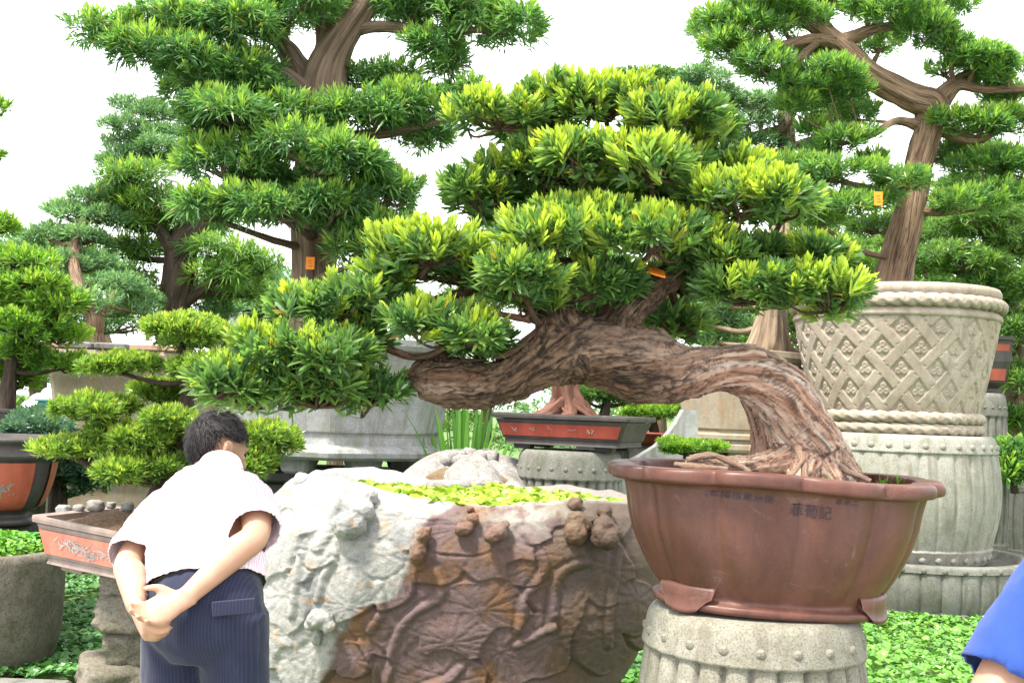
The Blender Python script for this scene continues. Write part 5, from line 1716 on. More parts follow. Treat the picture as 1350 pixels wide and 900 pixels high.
# ---------- blue-green shrub, left
tree('clipped_shrub', 'dense dark blue-green shrub with black stem behind the red flowered pot', [[(76, 700, 7.4, 12), (76, 660, 7.4, 11), (72, 620, 7.4, 9), (60, 580, 7.4, 5)]],
     [(60, 572, 7.3, 56, 28), (20, 590, 7.4, 40, 26), (95, 598, 7.4, 40, 28), (70, 625, 7.3, 56, 24), (110, 640, 7.5, 36, 20), (40, 555, 7.5, 40, 20), (120, 610, 7.6, 36, 30)], 'blue', 'bark_dark', .055, .014, 11, .5, .08, .15, simple=True, seed=33, cat='shrub',
     base=at(76, 700, 7.4))
# ---------- big dense tree, right background, and shrubs
tree('garden_tree', 'dense dark green layered tree behind the red hexagonal pot', [
    [(1345, 610, 14, 20), (1335, 480, 14, 18), (1320, 380, 14, 15), (1305, 300, 14, 10), (1300, 240, 14, 6)], [(1320, 380, 14, 8), (1270, 360, 14, 6), (1235, 350, 14, 4)]],
    [(1310, 215, 14, 60, 26), (1270, 250, 14, 50, 24), (1340, 260, 14, 50, 28), (1290, 290, 13.6, 60, 26), (1240, 310, 14, 50, 24), (1335, 320, 13.6, 56, 28), (1270, 345, 13.5, 66, 26), (1220, 350, 14, 40, 22), (1340, 375, 13.4, 60, 30), (1290, 390, 13.6, 60, 26), (1345, 440, 13.4, 50, 30), (1310, 425, 13.8, 50, 26), (1345, 500, 13.4, 46, 30), (1335, 550, 13.8, 40, 24), (1180, 330, 15, 50, 24), (1140, 350, 15, 50, 24), (1200, 290, 15, 40, 20)],
    'dense', 'bark_brown', .15, .022, 12, .5, .12, .25, (15, 80), .7, True, 34, .8, base=at(1345, 610, 14))
tree('leafy_shrub', 'small glossy leaved shrub by the short drum stool', [[(1338, 650, 11.2, 5), (1336, 620, 11.2, 4), (1332, 605, 11.2, 3)]],
     [(1330, 612, 11.1, 28, 18), (1350, 600, 11.2, 28, 18), (1346, 625, 11, 26, 14)], 'right', 'bark_dark', .16, .028, 11, 1.0, .1, .2, seed=35, simple=False, cat='shrub', base=at(1338, 650, 11.2))

# ---------- trees of the next row that fill the gaps
tree('garden_tree', 'layered green tree between the dark trunked tree and the grey basin', [
    [(345, 640, 13.5, 12), (345, 500, 13.5, 11), (340, 420, 13.5, 9), (330, 360, 13.5, 6)]],
    [(330, 372, 13.4, 46, 20), (375, 388, 13.5, 46, 22), (300, 400, 13.3, 46, 20), (350, 415, 13.2, 56, 22), (400, 420, 13.6, 40, 22), (300, 430, 13.4, 46, 20), (360, 445, 13.5, 56, 22), (270, 385, 13.8, 36, 18)],
    'pale', 'bark_brown', .15, .02, 12, .55, .15, .2, (15, 80), .8, True, 41, .8, leafmat='leaf_far', base=at(345, 640, 13.5))
tree('garden_tree', 'pale layered tree beyond the bright leaved bonsai and the tan pot', [
    [(52, 640, 14, 12), (50, 480, 14, 10), (55, 400, 14, 8), (60, 340, 14, 5)]],
    [(58, 335, 14, 46, 20), (25, 365, 14, 46, 20), (90, 370, 14, 50, 22), (50, 400, 13.8, 60, 22), (100, 420, 13.9, 50, 20), (20, 430, 14, 50, 24), (150, 430, 14, 50, 20), (80, 455, 13.9, 60, 20), (40, 490, 14, 60, 24)],
    'pale', 'bark_brown', .15, .02, 12, .55, .15, .2, (15, 80), .8, True, 42, .8, leafmat='leaf_far', base=at(52, 640, 14))
tree('garden_tree', 'green layered tree between the arching trunk and the woven pot', [
    [(1085, 640, 13, 12), (1085, 480, 13, 10), (1080, 380, 13, 8), (1075, 300, 13, 5)]],
    [(1075, 295, 13, 50, 20), (1040, 325, 13, 46, 20), (1110, 330, 12.9, 56, 22), (1150, 350, 13, 46, 20), (1060, 360, 12.8, 56, 22), (990, 400, 13, 46, 20), (940, 415, 13, 46, 20), (960, 450, 12.9, 56, 20), (905, 440, 13.1, 40, 20), (1020, 430, 13, 46, 20)],
    'mid', 'bark_brown', .14, .018, 12, .55, .18, .2, (15, 80), .8, True, 43, .8, leafmat='leaf_far', base=at(1085, 640, 13))

# ------------------------------------------------------------------ people
m, nt, b, _ = newmat('skin')
tc = nd(nt, 'TexCoord').outputs['Object']
n1 = ntex(nt, tc, 9, 4, .6)
c = ramp(nt, [(.3, (.37, .195, .125)), (.7, (.47, .275, .19))], n1)
nt.links.new(c, b.inputs['Base Color'])
b.inputs['Roughness'].default_value = .5
b.inputs['Subsurface Weight'].default_value = .12
b.inputs['Subsurface Radius'].default_value = (.02, .008, .004)
b.inputs['Subsurface Scale'].default_value = .5
n2 = ntex(nt, tc, 160, 3, .6)
bump(nt, b, n2, .15, .001)
M['skin'] = m
M['hair'] = plain_mat('hair', (.016, .013, .014), .6, .25, .3, 130, .006)
M['eye'] = plain_mat('eye', (.03, .02, .015), .2)
M['shoe'] = plain_mat('shoe', (.02, .018, .016), .4)
M['belt'] = plain_mat('belt', (.018, .015, .014), .45)


def cloth_mat(name, base, line, period, width, rough=.85, fold=.004):
    m, nt, b, _ = newmat(name)
    tc = nd(nt, 'TexCoord').outputs['Object']
    s = nd(nt, 'Attribute', attribute_name='stripe').outputs['Fac']
    mu = nd(nt, 'Math', operation='MULTIPLY')
    mu.inputs[1].default_value = 1.0 / period
    nt.links.new(s, mu.inputs[0])
    frc = nd(nt, 'Math', operation='FRACT')
    nt.links.new(mu.outputs[0], frc.inputs[0])
    f = ramp(nt, [(0, (1, 1, 1)), (width, (1, 1, 1)), (min(width + .08, .99), (0, 0, 0)), (1, (0, 0, 0))], frc.outputs[0])
    c = mix(nt, base, line, f)
    n1 = ntex(nt, tc, 14, 4, .6)
    c = mix(nt, c, ramp(nt, [(.3, (.88,) * 3), (.7, (1.04,) * 3)], n1), 1.0, 'MULTIPLY')
    nt.links.new(c, b.inputs['Base Color'])
    b.inputs['Roughness'].default_value = rough
    b.inputs['Specular IOR Level'].default_value = .15
    b.inputs['Sheen Weight'].default_value = .15
    n2 = ntex(nt, tc, 420, 2, .6)
    bump(nt, b, mix(nt, n1, n2, .3), .35, fold)
    return m


M['pink_shirt'] = cloth_mat('pink_shirt', (.78, .72, .76), (.70, .48, .60), .0075, .35)
M['navy'] = cloth_mat('navy', (.017, .020, .043), (.026, .031, .060), .009, .18)
M['blue_shirt'] = cloth_mat('blue_shirt', (.020, .052, .22), (.020, .052, .22), .01, .2)
M['grey_trouser'] = cloth_mat('grey_trouser', (.06, .06, .065), (.07, .07, .075), .011, .14)


def hand(wrist, d, n, side, curl, voxfingers, thumb_out=.8, scale=1.0):
    """palm and five fingers as closed shapes; d towards the fingers, n out of the palm, side +1: thumb towards cross(d, n)"""
    d, n = nrm(d), np.asarray(n, float)
    n = nrm(n - d * np.dot(n, d))
    a = np.cross(d, n) * side                      # across, towards the thumb
    out = []
    w = np.asarray(wrist)
    s = scale
    out.append(ellring([[*(w - d * .02), .028 * s, .022 * s, *a], [*(w + d * .02 * s), .034 * s, .019 * s, *a], [*(w + d * .055 * s), .043 * s, .017 * s, *a], [*(w + d * .092 * s), .042 * s, .014 * s, *a], [*(w + d * .100 * s), .036 * s, .010 * s, *a]], 18))
    for k, (off, L) in enumerate(((.031, .070), (.011, .078), (-.010, .072), (-.029, .056))):
        p = w + d * (.088 - .004 * abs(k - 1)) * s + a * off * s
        dd, pts = d + a * off * 1.2, [p - d * .012]
        dd = nrm(dd)
        pts.append(p)
        c0 = curl[k] if hasattr(curl, '__len__') else curl
        for j, fr_ in enumerate((.45, .30, .25)):
            ang = c0 * (.55, .9, .7)[j]
            dd = nrm(dd * math.cos(ang) + nrm(n - dd * np.dot(n, dd)) * math.sin(ang))
            p = p + dd * L * fr_ * s
            pts.append(p)
        rr = np.array([.0095, .0098, .009, .0082, .0066]) * s
        V, F_, _ = tube(pts, rr, 10, 22)
        out.append((V, F_))
        out.append(sphere(pts[-1], .0066 * s, 10, 8))
    p = w + d * .03 * s + a * .03 * s + n * .004
    t1 = nrm(d * .75 + a * thumb_out + n * .25)
    t2 = nrm(d * .95 + a * thumb_out * .35 + n * .25)
    V, F_, _ = tube([w + d * .018 * s + a * .012 * s, p, p + t1 * .036 * s, p + t1 * .036 * s + t2 * .032 * s], np.array([.016, .0145, .0115, .008]) * s, 10, 20)
    out.append((V, F_))
    out.append(sphere(p + t1 * .036 * s + t2 * .032 * s, .008 * s, 10, 8))
    return out


def open_end(V, F_, N_, ends):
    """drop the caps of cuffs, hem and collar"""
    c = V[F_].mean(1)
    n = N_[F_].mean(1)
    keep = np.ones(len(F_), bool)
    for p, d, r in ends:
        d = nrm(d)
        near = (np.linalg.norm(c - p, axis=1) < r) & ((n @ d) > .62) & (np.abs((c - p) @ d) < .05)
        keep &= ~near
    return F_[keep]


def folds(V, N_, amp, fq, seed, along=(1, 1, 1)):
    n = fbm(V * np.array(along) * fq + seed, 3)
    return V + N_ * (amp * (np.abs(n) * 2 - .6))[:, None]


def person(label, J, face, headup, shirt, trouser, hands, cat='person', vox=1.0, sleeve=.8, hip_w=1.0):
    g = {k: np.asarray(v, float) for k, v in J.items()}
    lat = nrm(g['sr'] - g['sl'])
    hlat = nrm(g['hr'] - g['hl'])
    t = thing('person', label, cat, (g['pelvis'][0], g['pelvis'][1], 0))
    mid = (g['sr'] + g['sl']) / 2
    up = nrm(g['neck'] - g['pelvis'])
    tors = [[*(g['pelvis'] - up * .08), .13, .09, *hlat], [*g['pelvis'], .168, .118, *hlat], [*g['waist'], .148, .108, *hlat], [*g['chest'], .165, .118, *lat], [*mid, .165, .098, *lat],
            [*(mid * .45 + g['neck'] * .55), .10, .072, *lat], [*g['neck'], .058, .058, *lat]]
    parts = [ellring(tors, 28)]
    f = nrm(face)
    u = nrm(np.asarray(headup) - f * np.dot(headup, f))
    r = np.cross(f, u)                                # the person's right
    Rm = np.stack([r, f, u], 1)
    hc = g['head']
    skull = hc - u * .10 - f * .015
    V, F_, _ = tube([g['neck'] - up * .03, (g['neck'] + skull) / 2, skull + u * .03], [.062, .055, .055], 16, 12)
    parts.append((V, F_))
    parts += [sphere(hc + u * .02 - f * .01, (.076, .098, .098), 24, 16, Rm), sphere(hc - u * .045 + f * .025, (.062, .07, .075), 20, 14, Rm), sphere(hc - u * .095 + f * .055, (.034, .03, .022), 14, 10, Rm)]
    V, F_, _ = tube([hc + u * .015 + f * .085, hc - u * .015 + f * .104, hc - u * .025 + f * .098], [.008, .013, .012], 10, 10)
    parts.append((V, F_))                             # nose
    parts.append(sphere(hc - u * .06 + f * .092, (.024, .008, .007), 12, 8, Rm))     # lips
    for s in (-1, 1):
        parts.append(sphere(hc + u * .03 + f * .080 + r * s * .032, (.018, .01, .007), 10, 8, Rm))      # brow
        parts.append(sphere(hc - u * .01 + f * .062 + r * s * .045, (.018, .018, .02), 10, 8, Rm))      # cheek
        ear = hc - u * .005 - f * .008 + r * s * .079
        parts.append(sphere(ear, (.010, .020, .032), 14, 10, Rm))
        parts.append(sphere(ear + r * s * .006 - f * .012, (.007, .009, .030), 12, 8, Rm))
    for s, q in ((1, 'r'), (-1, 'l')):
        sh, el, wr = g['s' + q], g['e' + q], g['w' + q]
        V, F_, _ = tube([sh - lat * s * .03, sh * .6 + el * .4, el, el * .72 + wr * .28, el * .3 + wr * .7, wr], [.056, .050, .041, .043, .034, .027], 18, 40)
        parts.append((V, F_))
        parts += hand(wr, *hands[q])
        hp, kn, an = g['h' + q], g['k' + q], g['a' + q]
        V, F_, _ = tube([hp, hp * .5 + kn * .5, kn, kn * .65 + an * .35, an], [.088, .078, .056, .055, .036], 18, 40)
        parts.append((V, F_))
    V, F_, N_ = fuse(parts, .0062 * vox, 3)
    body = build('body', V, F_, M['skin'], t)
    # hair: a cap over the skull that leaves face and ears free
    V, F_ = sphere(hc + u * .024 - f * .014, (.085, .106, .107), 64, 44, Rm)
    V0 = V.copy()
    dl = (V - hc) @ Rm
    keepv = (dl[:, 2] > np.interp(dl[:, 1], [-.12, -.06, -.038, .02, .06, .1], [-.075, -.068, .022, .022, .055, .075]))
    nz = fbm((V - hc) * 70, 3)
    V = V + nrm(V - hc) * (.007 * nz)[:, None]
    Fq = F_[0]
    Fq = Fq[keepv[Fq].all(1)]
    hair_o = build('hair', V, Fq, M['hair'], t)
    # loose strands combed forward and down from the crown
    r_ = rnd(17)
    idx = np.nonzero(keepv)[0]
    dli = dl[idx]
    idx = idx[(dli[:, 2] > .035) | (dli[:, 1] < -.045)]
    ii = r_.choice(idx, 2600)
    B0 = V0[ii] + r_.normal(size=(2600, 3)) * .004
    crown = hc + u * .09 - f * .06
    nn_ = nrm(B0 - (hc + u * .02 - f * .012))
    dr_ = B0 - crown + r_.normal(size=(2600, 3)) * .02 + f * .02
    dr_ = nrm(dr_ - nn_ * np.sum(dr_ * nn_, 1, keepdims=True))
    wd_ = np.cross(nn_, dr_) * .0009
    ln_ = (.016 + .016 * r_.random(2600))[:, None]
    a_, b_, c_ = B0 + nn_ * .001, B0 + dr_ * ln_ * .55 + nn_ * .005, B0 + dr_ * ln_ + nn_ * (.001 + .006 * r_.random((2600, 1)))
    Vs = np.stack([a_ - wd_, a_ + wd_, b_ - wd_, b_ + wd_, c_], 1).reshape(-1, 3)
    o_ = np.arange(2600)[:, None] * 5
    Fs = np.concatenate([o_ + [0, 1, 3], o_ + [0, 3, 2], o_ + [2, 3, 4]])
    build('hair_strands', Vs, Fs, M['hair'], hair_o, False)['kind'] = 'stuff'
    for s in (-1, 1):
        V, F_ = sphere(hc + u * .010 + f * .080 + r * s * .032, .008, 12, 8)
        build('eye', V, F_, M['eye'], t)
    # trousers
    parts = [ellring([[*(g['waist'] * .65 + g['pelvis'] * .35), .160, .122, *hlat], [*g['pelvis'], .178 * hip_w, .135, *hlat], [*(g['pelvis'] - [0, 0, .09]), .165 * hip_w, .125, *hlat], [*(g['pelvis'] - [0, 0, .15]), .10, .09, *hlat]], 28)]
    for q in 'rl':
        hp, kn, an = g['h' + q], g['k' + q], g['a' + q]
        V, F_, _ = tube([hp + [0, 0, .03], hp * .6 + kn * .4, kn, kn * .5 + an * .5, an + [0, 0, .0]], [.102, .098, .082, .074, .072], 20, 40)
        parts.append((V, F_))
    V, F_, N_ = fuse(parts, .010 * vox, 3)
    V = folds(V, N_, .006, 9, 3.3, (1, 1, .6))
    tr = build('trousers', V, open_end(V, F_, N_, [(g['a' + q], (0, 0, -1), .09) for q in 'rl']), M[trouser], t, True, {'stripe': (V - g['pelvis']) @ hlat + 5})
    V, F_ = ellring([[*(g['waist'] * .55 + g['pelvis'] * .45), .170, .130, *hlat], [*(g['waist'] * .68 + g['pelvis'] * .32), .167, .128, *hlat]], 40, 4)
    build('belt', V, F_, M['belt'], tr)
    # shirt
    dep = np.cross(lat, up)

    def around(V):
        q = V - g['chest']
        q = q - np.outer(q @ up, up)
        return .16 * np.arctan2(q @ lat, q @ dep) + 5

    parts = [ellring([[*(g['waist'] * .55 + g['pelvis'] * .45), .188, .146, *hlat], [*g['waist'], .182, .142, *hlat], [*g['chest'], .190, .142, *lat], [*mid, .182, .118, *lat], [*(mid * .5 + g['neck'] * .5), .115, .09, *lat], [*(g['neck'] + up * .012), .074, .074, *lat]], 32)]
    ends = [(g['waist'] * .55 + g['pelvis'] * .45, g['pelvis'] - g['waist'], .2), (g['neck'] + up * .012, up, .075)]
    for s, q in ((1, 'r'), (-1, 'l')):
        sh, el = g['s' + q], g['e' + q]
        e_ = sh + (el - sh) * sleeve
        V, F_, _ = tube([sh - lat * s * .05, sh * .55 + e_ * .45, e_], [.072, .074, .080], 22, 24)
        parts.append((V, F_))
        ends.append((e_, el - sh, .085))
    V, F_, N_ = fuse(parts, .009 * vox, 4)
    V = folds(V, N_, .010, 7, 1.2)
    V = folds(V, N_, .004, 22, 7.7)
    shirt_o = build('shirt', V, open_end(V, F_, N_, ends), M[shirt], t, True, {'stripe': around(V)})
    sm = shirt_o.modifiers.new('thick', 'SOLIDIFY')
    sm.thickness, sm.offset = .003, -1
    # collar
    V, F_ = ellring([[*(g['neck'] - up * .012), .078, .076, *lat], [*(g['neck'] + up * .02), .072, .070, *lat], [*(g['neck'] + up * .034), .067, .066, *lat]], 32, 8)
    build('collar', V, F_[:1], M[shirt], shirt_o, True, {'stripe': around(V)})
    # shoes
    for q in 'rl':
        an, fw = g['a' + q], nrm(np.array([f[0], f[1], 0]))
        V, F_ = ellring([[*(an - fw * .06 + [0, 0, .02 - an[2] + .03]), .03, .03, *hlat], [*(an - fw * .02 + [0, 0, .05 - an[2]]), .042, .05, *hlat], [*(an + fw * .08 + [0, 0, .042 - an[2]]), .048, .042, *hlat], [*(an + fw * .17 + [0, 0, .03 - an[2]]), .04, .03, *hlat], [*(an + fw * .2 + [0, 0, .025 - an[2]]), .02, .02, *hlat]], 20)
        build('shoe', V, F_, M['shoe'], t)
    return t, tr


# the man bending to look, hands clasped behind his back
pelv = at(270, 800, 3.10)
J = dict(pelvis=pelv, waist=at(272, 752, 3.16), chest=at(270, 690, 3.28), neck=at(290, 622, 3.46), head=at(288, 594, 3.58),
         sr=at(332, 642, 3.30), sl=at(216, 664, 3.42), er=at(337, 704, 3.09), el=at(170, 742, 3.20), wr=at(244, 788, 2.935), wl=at(180, 800, 2.97),
         hr=pelv + [.088, -.02, -.04], hl=pelv + [-.088, .03, -.04])
J['kr'], J['kl'] = J['hr'] + [.03, .05, -.40], J['hl'] + [.0, .05, -.40]
J['ar'], J['al'] = J['hr'] + [.02, -.02, -.78], J['hl'] + [-.01, .0, -.78]
for q in ('ar', 'al'):
    J[q][2] = .075
wr_d = at(205, 806, 2.90) - J['wr']
wl_d = at(197, 836, 2.90) - J['wl']
man, mtr = person('man in pale pink striped shirt bending forward with hands clasped behind', J, (.70, .62, -.36), (.22, .40, .90), 'pink_shirt', 'navy',
                  {'r': (wr_d, (-.15, -.85, .35), 1, (.55, .6, .65, .7), None, .9), 'l': (wl_d, (.75, -.2, -.3), 1, (.9, .95, 1.0, 1.0), None, .5)}, sleeve=.95)
# back pocket flap
c = at(308, 800, 2.965)
V, F = box((0, 0, 0), (.058, .005, .02), 0, .003)
V = V @ np.array(Matrix.Rotation(math.radians(8), 3, 'Z').transposed()) @ np.array(Matrix.Rotation(math.radians(-6), 3, 'Y').transposed()) + c
build('pocket_flap', V, F, M['navy'], mtr, False, {'stripe': V[:, 0] + 5})

# the visitor in blue whose arm reaches into the frame at the right
el = at(1308, 940, 1.55)
sr_ = at(1462, 680, 1.62)
pel = np.array([sr_[0] + .24, 1.75, .93])
J = dict(pelvis=pel, waist=pel + [0, .0, .14], chest=pel + [0, .0, .32], neck=pel + [0, .01, .53], head=pel + [.02, .03, .70],
         sl=sr_, sr=sr_ + [.40, .12, .0], el=el, er=sr_ + [.46, .10, -.30], wl=el + [.20, .10, -.10], wr=sr_ + [.40, .26, -.50],
         hl=pel + [-.09, 0, -.04], hr=pel + [.09, .02, -.04])
J['kr'], J['kl'] = J['hr'] + [.0, .02, -.40], J['hl'] + [.0, .02, -.40]
J['ar'], J['al'] = J['hr'] + [0, 0, -.8], J['hl'] + [0, 0, -.8]
for q in ('ar', 'al'):
    J[q][2] = .075
person('visitor in a royal blue shirt with elbow held out', J, (.1, .95, -.1), (0, .1, 1), 'blue_shirt', 'grey_trouser',
       {'l': ((.8, .5, .1), (.3, .3, -.8), -1, .5, None, .7), 'r': ((0, .5, -.8), (-.8, .3, -.1), -1, .4, None, .6)}, sleeve=.88, vox=1.5)

# ------------------------------------------------------------------ small planting
def discs(P, N, R, pal, r_, seg=6):
    """little round leaves: n centres, normals, radii"""
    n = len(P)
    tmp = np.where(np.abs(N[:, 2:3]) < .9, [[0, 0, 1.0]], [[1.0, 0, 0]])
    e1 = nrm(np.cross(N, tmp)); e2 = np.cross(N, e1)
    th = np.linspace(0, 2 * np.pi, seg, endpoint=False)
    ring = P[:, None] + (e1[:, None] * np.cos(th)[None, :, None] + e2[:, None] * np.sin(th)[None, :, None]) * R[:, None, None] + N[:, None] * (R * .22)[:, None, None]
    V = np.concatenate([P[:, None], ring], 1).reshape(-1, 3)
    o = np.arange(n)[:, None, None] * (seg + 1)
    f = np.array([[0, 1 + i, 1 + (i + 1) % seg] for i in range(seg)])
    F_ = (o + f[None]).reshape(-1, 3)
    a, b = np.array(pal[0]), np.array(pal[1])
    t = np.clip(.5 + .28 * r_.normal(size=(n, 1)), 0, 1)
    C = np.repeat((a + (b - a) * t) * (1 + .12 * r_.normal(size=(n, 1))), seg + 1, 0)
    return V, F_, np.clip(C, .004, 1)


def cover(name, label, region, n, rr, pal, seed, zf=None, hgt=(.02, .10)):
    r_ = rnd(seed)
    x0, x1, y0, y1 = region
    P = np.stack([x0 + (x1 - x0) * r_.random(n), y0 + (y1 - y0) * r_.random(n), np.zeros(n)], 1)
    bump_ = .5 + .5 * fbm(np.stack([P[:, 0] * 2.2, P[:, 1] * 2.2, P[:, 0] * 0 + seed], -1), 3)
    thin = fbm(np.stack([P[:, 0] * 1.1 + 9, P[:, 1] * 1.1, P[:, 0] * 0 + seed], -1), 3)
    P = P[thin > -.30]; bump_ = bump_[thin > -.30]
    n = len(P)
    P[:, 2] = hgt[0] + (hgt[1] - hgt[0]) * (bump_ * .7 + .3 * r_.random(n))
    N = nrm(np.stack([r_.normal(size=n) * .45, r_.normal(size=n) * .45 - .15, np.ones(n)], 1))
    R = rr * (.5 + .8 * r_.random(n)) * np.where(r_.random(n) < .07, 1.7, 1.0)
    V, F_, C = discs(P, N, R, pal, r_, 5)
    return tag(build(name, V, F_, M['ground_leaf'], None, False, {'Col': C}), label, 'ground cover', kind='stuff')


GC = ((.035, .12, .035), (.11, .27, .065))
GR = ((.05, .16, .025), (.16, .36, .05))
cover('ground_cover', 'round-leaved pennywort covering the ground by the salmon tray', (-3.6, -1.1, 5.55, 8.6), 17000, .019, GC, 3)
cover('ground_cover', 'bright green creeping pennywort carpet below the stone tray', (.5, 4.9, 5.6, 10.5), 30000, .0185, GR, 4, hgt=(.02, .09))
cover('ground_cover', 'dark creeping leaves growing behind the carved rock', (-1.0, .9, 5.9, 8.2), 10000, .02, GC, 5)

# water plants floating in the basin rock
r_ = rnd(44)
n = 2600
a, q = r_.random(n) * 6.283, np.sqrt(r_.random(n))
P = np.stack([RKX + .02 + q * np.cos(a) * .78, RKY + q * np.sin(a) * .50, np.zeros(n)], 1)
P[:, 2] = 1.072 + .028 * r_.random(n) + .025 * fbm(P * 6, 2) - .015 * (P[:, 0] - RKX)
keep = (P[:, 0] > -.85)
P = P[keep]; n = len(P)
N = nrm(np.stack([r_.normal(size=n) * .7, r_.normal(size=n) * .7 - .2, np.ones(n)], 1))
V, F, C = discs(P, N, .024 * (.6 + .8 * r_.random(n)), ((.16, .30, .03), (.42, .52, .06)), r_, 7)
tag(build('water_plants', V, F, M['ground_leaf'], None, False, {'Col': C}), 'bright green water lettuce filling the hollow of the carved rock', 'water plants', kind='stuff')
for k, (px, py, s_) in enumerate(((545, 646, .05), (575, 643, .07), (602, 641, .055))):
    V, F = boulder(at(px, py, 5.38), (s_ * 1.5, s_, s_ * .6), k + 90, .25, 18, 12)
    build('rim_stone', V, F, M['pale_rock'], rock)


def blades(name, label, c, n, L, W, pal, seed, lean=.5, r0=.1, cat='plant', z0=0.0, mat='leaf'):
    """arching strap leaves from one crown"""
    r_ = rnd(seed)
    mb = MB()
    for i in range(n):
        a = r_.random() * 6.283
        d = np.array([math.cos(a), math.sin(a), 0])
        l_ = L * (.7 + .4 * r_.random())
        ln = lean * (.2 + r_.random())
        s = np.linspace(0, 1, 9)
        P = np.array(c)[None] + d * (r0 * r_.random()) + d * (l_ * ln * (s ** 1.8 * .75))[:, None] + np.array([0, 0, 1.0]) * (l_ * (s - .38 * ln * s ** 3.2))[:, None]
        wd = nrm(np.cross(d, [0, 0, 1.0])) * math.cos(r_.normal() * .5) + d * .3 * r_.normal()
        w = W * np.array([.6, .9, 1, 1, 1, .95, .8, .5, .04])
        V = np.concatenate([P - wd * w[:, None] / 2, P + wd * w[:, None] / 2])
        F_ = np.array([[j, j + 9, j + 10, j + 1] for j in range(8)])
        t = r_.random()
        C = np.tile((np.array(pal[0]) * (1 - t) + np.array(pal[1]) * t), (18, 1))
        mb.add(V, F_, Col=C)
    t_ = thing(name, label, cat, c)
    mb2 = mb.build('leaf_clump', M[mat], t_)
    mb2['kind'] = 'stuff'
    return t_


c = at(612, 600, 7.5)
blades('strap_leaf_plant', 'tall clump of arching strap leaves behind the carved lotus stone', (c[0], 7.5, 0), 75, 1.72, .035, ((.07, .20, .04), (.17, .38, .07)), 61, .32, .16)
# herbs and a broad leaved plant in the granite planter
pc = at(-32, 760, 5.9)
r_ = rnd(71)
n = 2600
a, q = r_.random(n) * 6.283, np.sqrt(r_.random(n)) * .36
P = np.stack([pc[0] + q * np.cos(a), 5.9 + q * np.sin(a), .62 + .13 * r_.random(n) * (1.1 - q / .36 * .6)], 1)
N = nrm(np.stack([r_.normal(size=n) * .8, r_.normal(size=n) * .8 - .3, np.ones(n)], 1))
V, F, C = discs(P, N, .012 * (.6 + .8 * r_.random(n)), ((.07, .22, .02), (.20, .42, .04)), r_, 5)
tag(build('herb_carpet', V, F, M['ground_leaf'], None, False, {'Col': C}), 'fine bright green herbs growing in the granite planter', 'herbs', kind='stuff')
t = thing('broad_leaf_plant', 'broad leaved hosta-like plant at the back of the granite planter', 'plant', (pc[0] + .12, 6.05, .6))
for k in range(11):
    a = k * 2.4 + .4
    d = np.array([math.cos(a), math.sin(a) * .8, 0])
    l_ = .22 + .10 * r_.random()
    s = np.linspace(0, 1, 8)
    P = np.array([pc[0] + .12, 6.05, .6]) + d * (l_ * s)[:, None] + np.array([0, 0, 1.0]) * (.26 * s - .2 * s ** 2.5)[:, None]
    w = .10 * np.sin(np.clip(s, .04, .99) * np.pi) ** .7
    wd = np.cross(d, [0, 0, 1.0])
    V = np.concatenate([P - wd * w[:, None] / 2 + [0, 0, .008], P, P + wd * w[:, None] / 2 + [0, 0, .008]])
    F = np.concatenate([[[j, j + 8, j + 9, j + 1], [j + 8, j + 16, j + 17, j + 9]] for j in range(7)])
    build('leaf', V, F, M['ground_leaf'], t, True, {'Col': np.tile([.09 + .05 * r_.random(), .26 + .08 * r_.random(), .06], (24, 1))})
# weeds in the big pot and behind it
for k, (px, py, Y, L_) in enumerate(((1165, 638, 3.55, .05), (1185, 636, 3.5, .045), (1092, 645, 3.2, .05), (1130, 640, 3.5, .05))):
    c = at(px, py, Y)
    blades('weed_tuft', ['tiny weed by the right rim of the brown pot', 'tiny weed nearest the right end of the brown pot', 'tiny weed in front of the trunk base', 'tiny weed behind the trunk base'][k], c - [0, 0, .02], 16, L_ * 1.3, .006, ((.10, .24, .04), (.22, .40, .06)), 80 + k, .9, .02, 'weed')
tree('low_shrub', 'low bright green shrub between the wing wall and the brown pot', [[(905, 640, 8.3, 4), (905, 600, 8.3, 4), (908, 590, 8.3, 3)]],
     [(905, 588, 8.2, 30, 9), (930, 590, 8.3, 22, 8), (885, 592, 8.3, 18, 7)], 'edge', 'bark_dark', .05, .009, 12, 1.0, .3, .1, simple=True, seed=36, cat='shrub', base=at(905, 640, 8.3))

# loose stones on the soil behind the salmon tray
for k, (px, py, Y, s_) in enumerate(((84, 670, 5.50, .036), (104, 667, 5.52, .032), (126, 664, 5.5, .036), (147, 663, 5.48, .03), (168, 665, 5.46, .034))):
    V, F = boulder(at(px, py, Y) - [0, 0, .01], (s_ * (1.0, .8, 1.15, .7, .9)[k], s_ * .9, s_ * (.75, .6, .8, .55, .7)[k]), k + 100, .4, 20, 14, 3.5, 1.8)
    tag(build('garden_stone', V, F, M['pale_rock']), 'pale rounded stone lying along the back edge of the salmon tray', 'stone', 'stones along the back of the salmon tray')

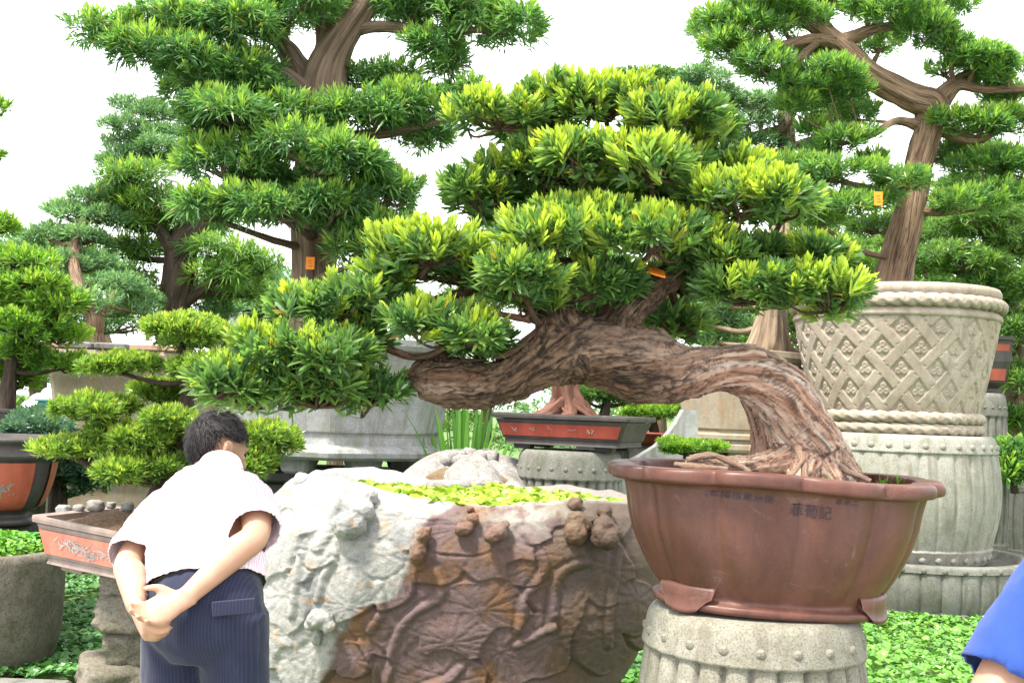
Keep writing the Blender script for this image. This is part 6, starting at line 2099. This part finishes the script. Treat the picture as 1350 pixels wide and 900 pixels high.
# orange tags on the trees
for k, (px, py, Y, w_, h_, rx_, ry_, rz_, lab) in enumerate((
        (863, 358, 3.30, .034, .022, -55, 12, 10, 'orange tag lying on the branch of the big arching bonsai'),
        (409, 347, 7.56, .031, .045, 0, 0, 0, 'orange tag nailed to the trunk of the tall cloud-pruned tree'),
        (1158, 262, 8.3, .034, .055, 0, 0, 5, 'orange tag hanging on the tree in the woven pot'))):
    c = at(px, py, Y)
    t = thing('orange_tag', lab, 'tag', c)
    Rm_ = np.array((Matrix.Rotation(math.radians(rz_), 3, 'Z') @ Matrix.Rotation(math.radians(ry_), 3, 'Y') @ Matrix.Rotation(math.radians(rx_), 3, 'X')))
    V, F = box((0, 0, 0), (w_, .003, h_), 0, .001)
    build('card', V @ Rm_.T + c, F, M['tagcard'], t, False)
    for j in range(3):
        V, F = box((w_ * .1 * (j - 1), -.004, h_ * (.4 - .42 * j)), (w_ * (.45, .3, .5)[j], .0008, h_ * .06), 0, 0)
        build('writing', V @ Rm_.T + c, F, M['taginkl'], t, False)
    V, F, _ = tube([c + Rm_ @ np.array([0, -.002, h_]), c + [0, .02, h_ + .05], c + [0, .06, h_ + .06]], .0015, 5, 8)
    build('wire', V, F, M['bark_dark'], t)

# ------------------------------------------------------------------ far trees closing the garden
def far_tree(name, label, x, y, h, w, seed, group, pal='dense'):
    r_ = rnd(seed)
    t = thing(name, label, 'tree', (x, y, 0), group)
    V, F_, bk_ = tube([(x, y, -.05), (x + .1 * w * r_.normal(), y, h * .4), (x + .15 * w * r_.normal(), y, h * .9)], [h * .045, h * .03, h * .008], 10, 16, .2, seed)
    build('trunk', V, F_, M['bark_brown'], t, True, {'bark': bk_, 'smoothwood': np.zeros(len(V))})
    mb = MB()
    for k in range(13):
        zz = h * (.22 + .75 * (k / 12))
        rw = w * (1 - .55 * (k / 12) ** 1.5) * .55
        a = r_.random() * 6.283
        c_ = np.array([x + rw * .9 * math.cos(a), y + rw * .7 * math.sin(a), zz])
        V, F_, C, _ = pad_leaves(c_, (w * .36, w * .32, h * .085), 95, .17 * h / 4, .035 * h / 4, 9, PAL[pal], r_, .12, .2, (15, 85), .7, 5, True, .3)
        mb.add(V, F_, Col=C)
    mb.build('crown', M['leaf_far'], t)
    return t


FT = [(-9.5, 19, 4.2, 2.6, 'pale'), (-6.8, 17, 4.0, 2.6, 'mid'), (-4.6, 18.5, 3.8, 2.6, 'pale'), (-2.6, 16.5, 3.4, 2.4, 'mid'), (-.6, 18, 3.1, 2.4, 'dense'), (1.4, 16, 3.0, 2.2, 'pale'), (3.2, 17.5, 3.6, 2.5, 'mid'),
      (5.4, 17, 4.6, 2.8, 'dense'), (7.6, 18, 5.4, 3.2, 'dense'), (9.8, 19.5, 5.6, 3.4, 'dense'), (2.3, 15.5, 6.3, 1.2, 'dense')]
FL = ['pale far tree beyond the bright leaved bonsai', 'green far tree beyond the dark trunked tree', 'hazy pale far tree beyond the white marker post', 'green far tree seen beyond the grey basin', 'dark far tree beyond the strap-leaf clump',
      'pale far tree beyond the red tray', 'green far tree beyond the ochre pot', 'dark far tree beyond the woven stone pot', 'tall dark far tree behind the red hexagonal pot', 'broad dark far tree at the end of the right-hand trees', 'round topped dark tree peeking over the big bonsai crown']
for k, (x, y, h, w, p_) in enumerate(FT[:-1]):
    far_tree('garden_tree', FL[k], x, y, h, w, 200 + k, 'trees closing the far side of the garden', p_)
c = at(855, 110, 14)
tree('garden_tree', FL[-1], [[(c_[0], c_[1], 14, c_[2]) for c_ in ((868, 640, 12), (866, 400, 10), (862, 200, 7), (858, 120, 4))][0:4]],
     [(855, 104, 14, 36, 16), (880, 118, 14, 28, 14), (835, 120, 14, 26, 12), (870, 150, 14, 46, 20)], 'dense', 'bark_brown', .12, .016, 12, .8, .05, .2, simple=True, seed=230, base=at(868, 640, 14))

for o in bpy.data.objects:
    if '_org' in o:
        del o['_org']
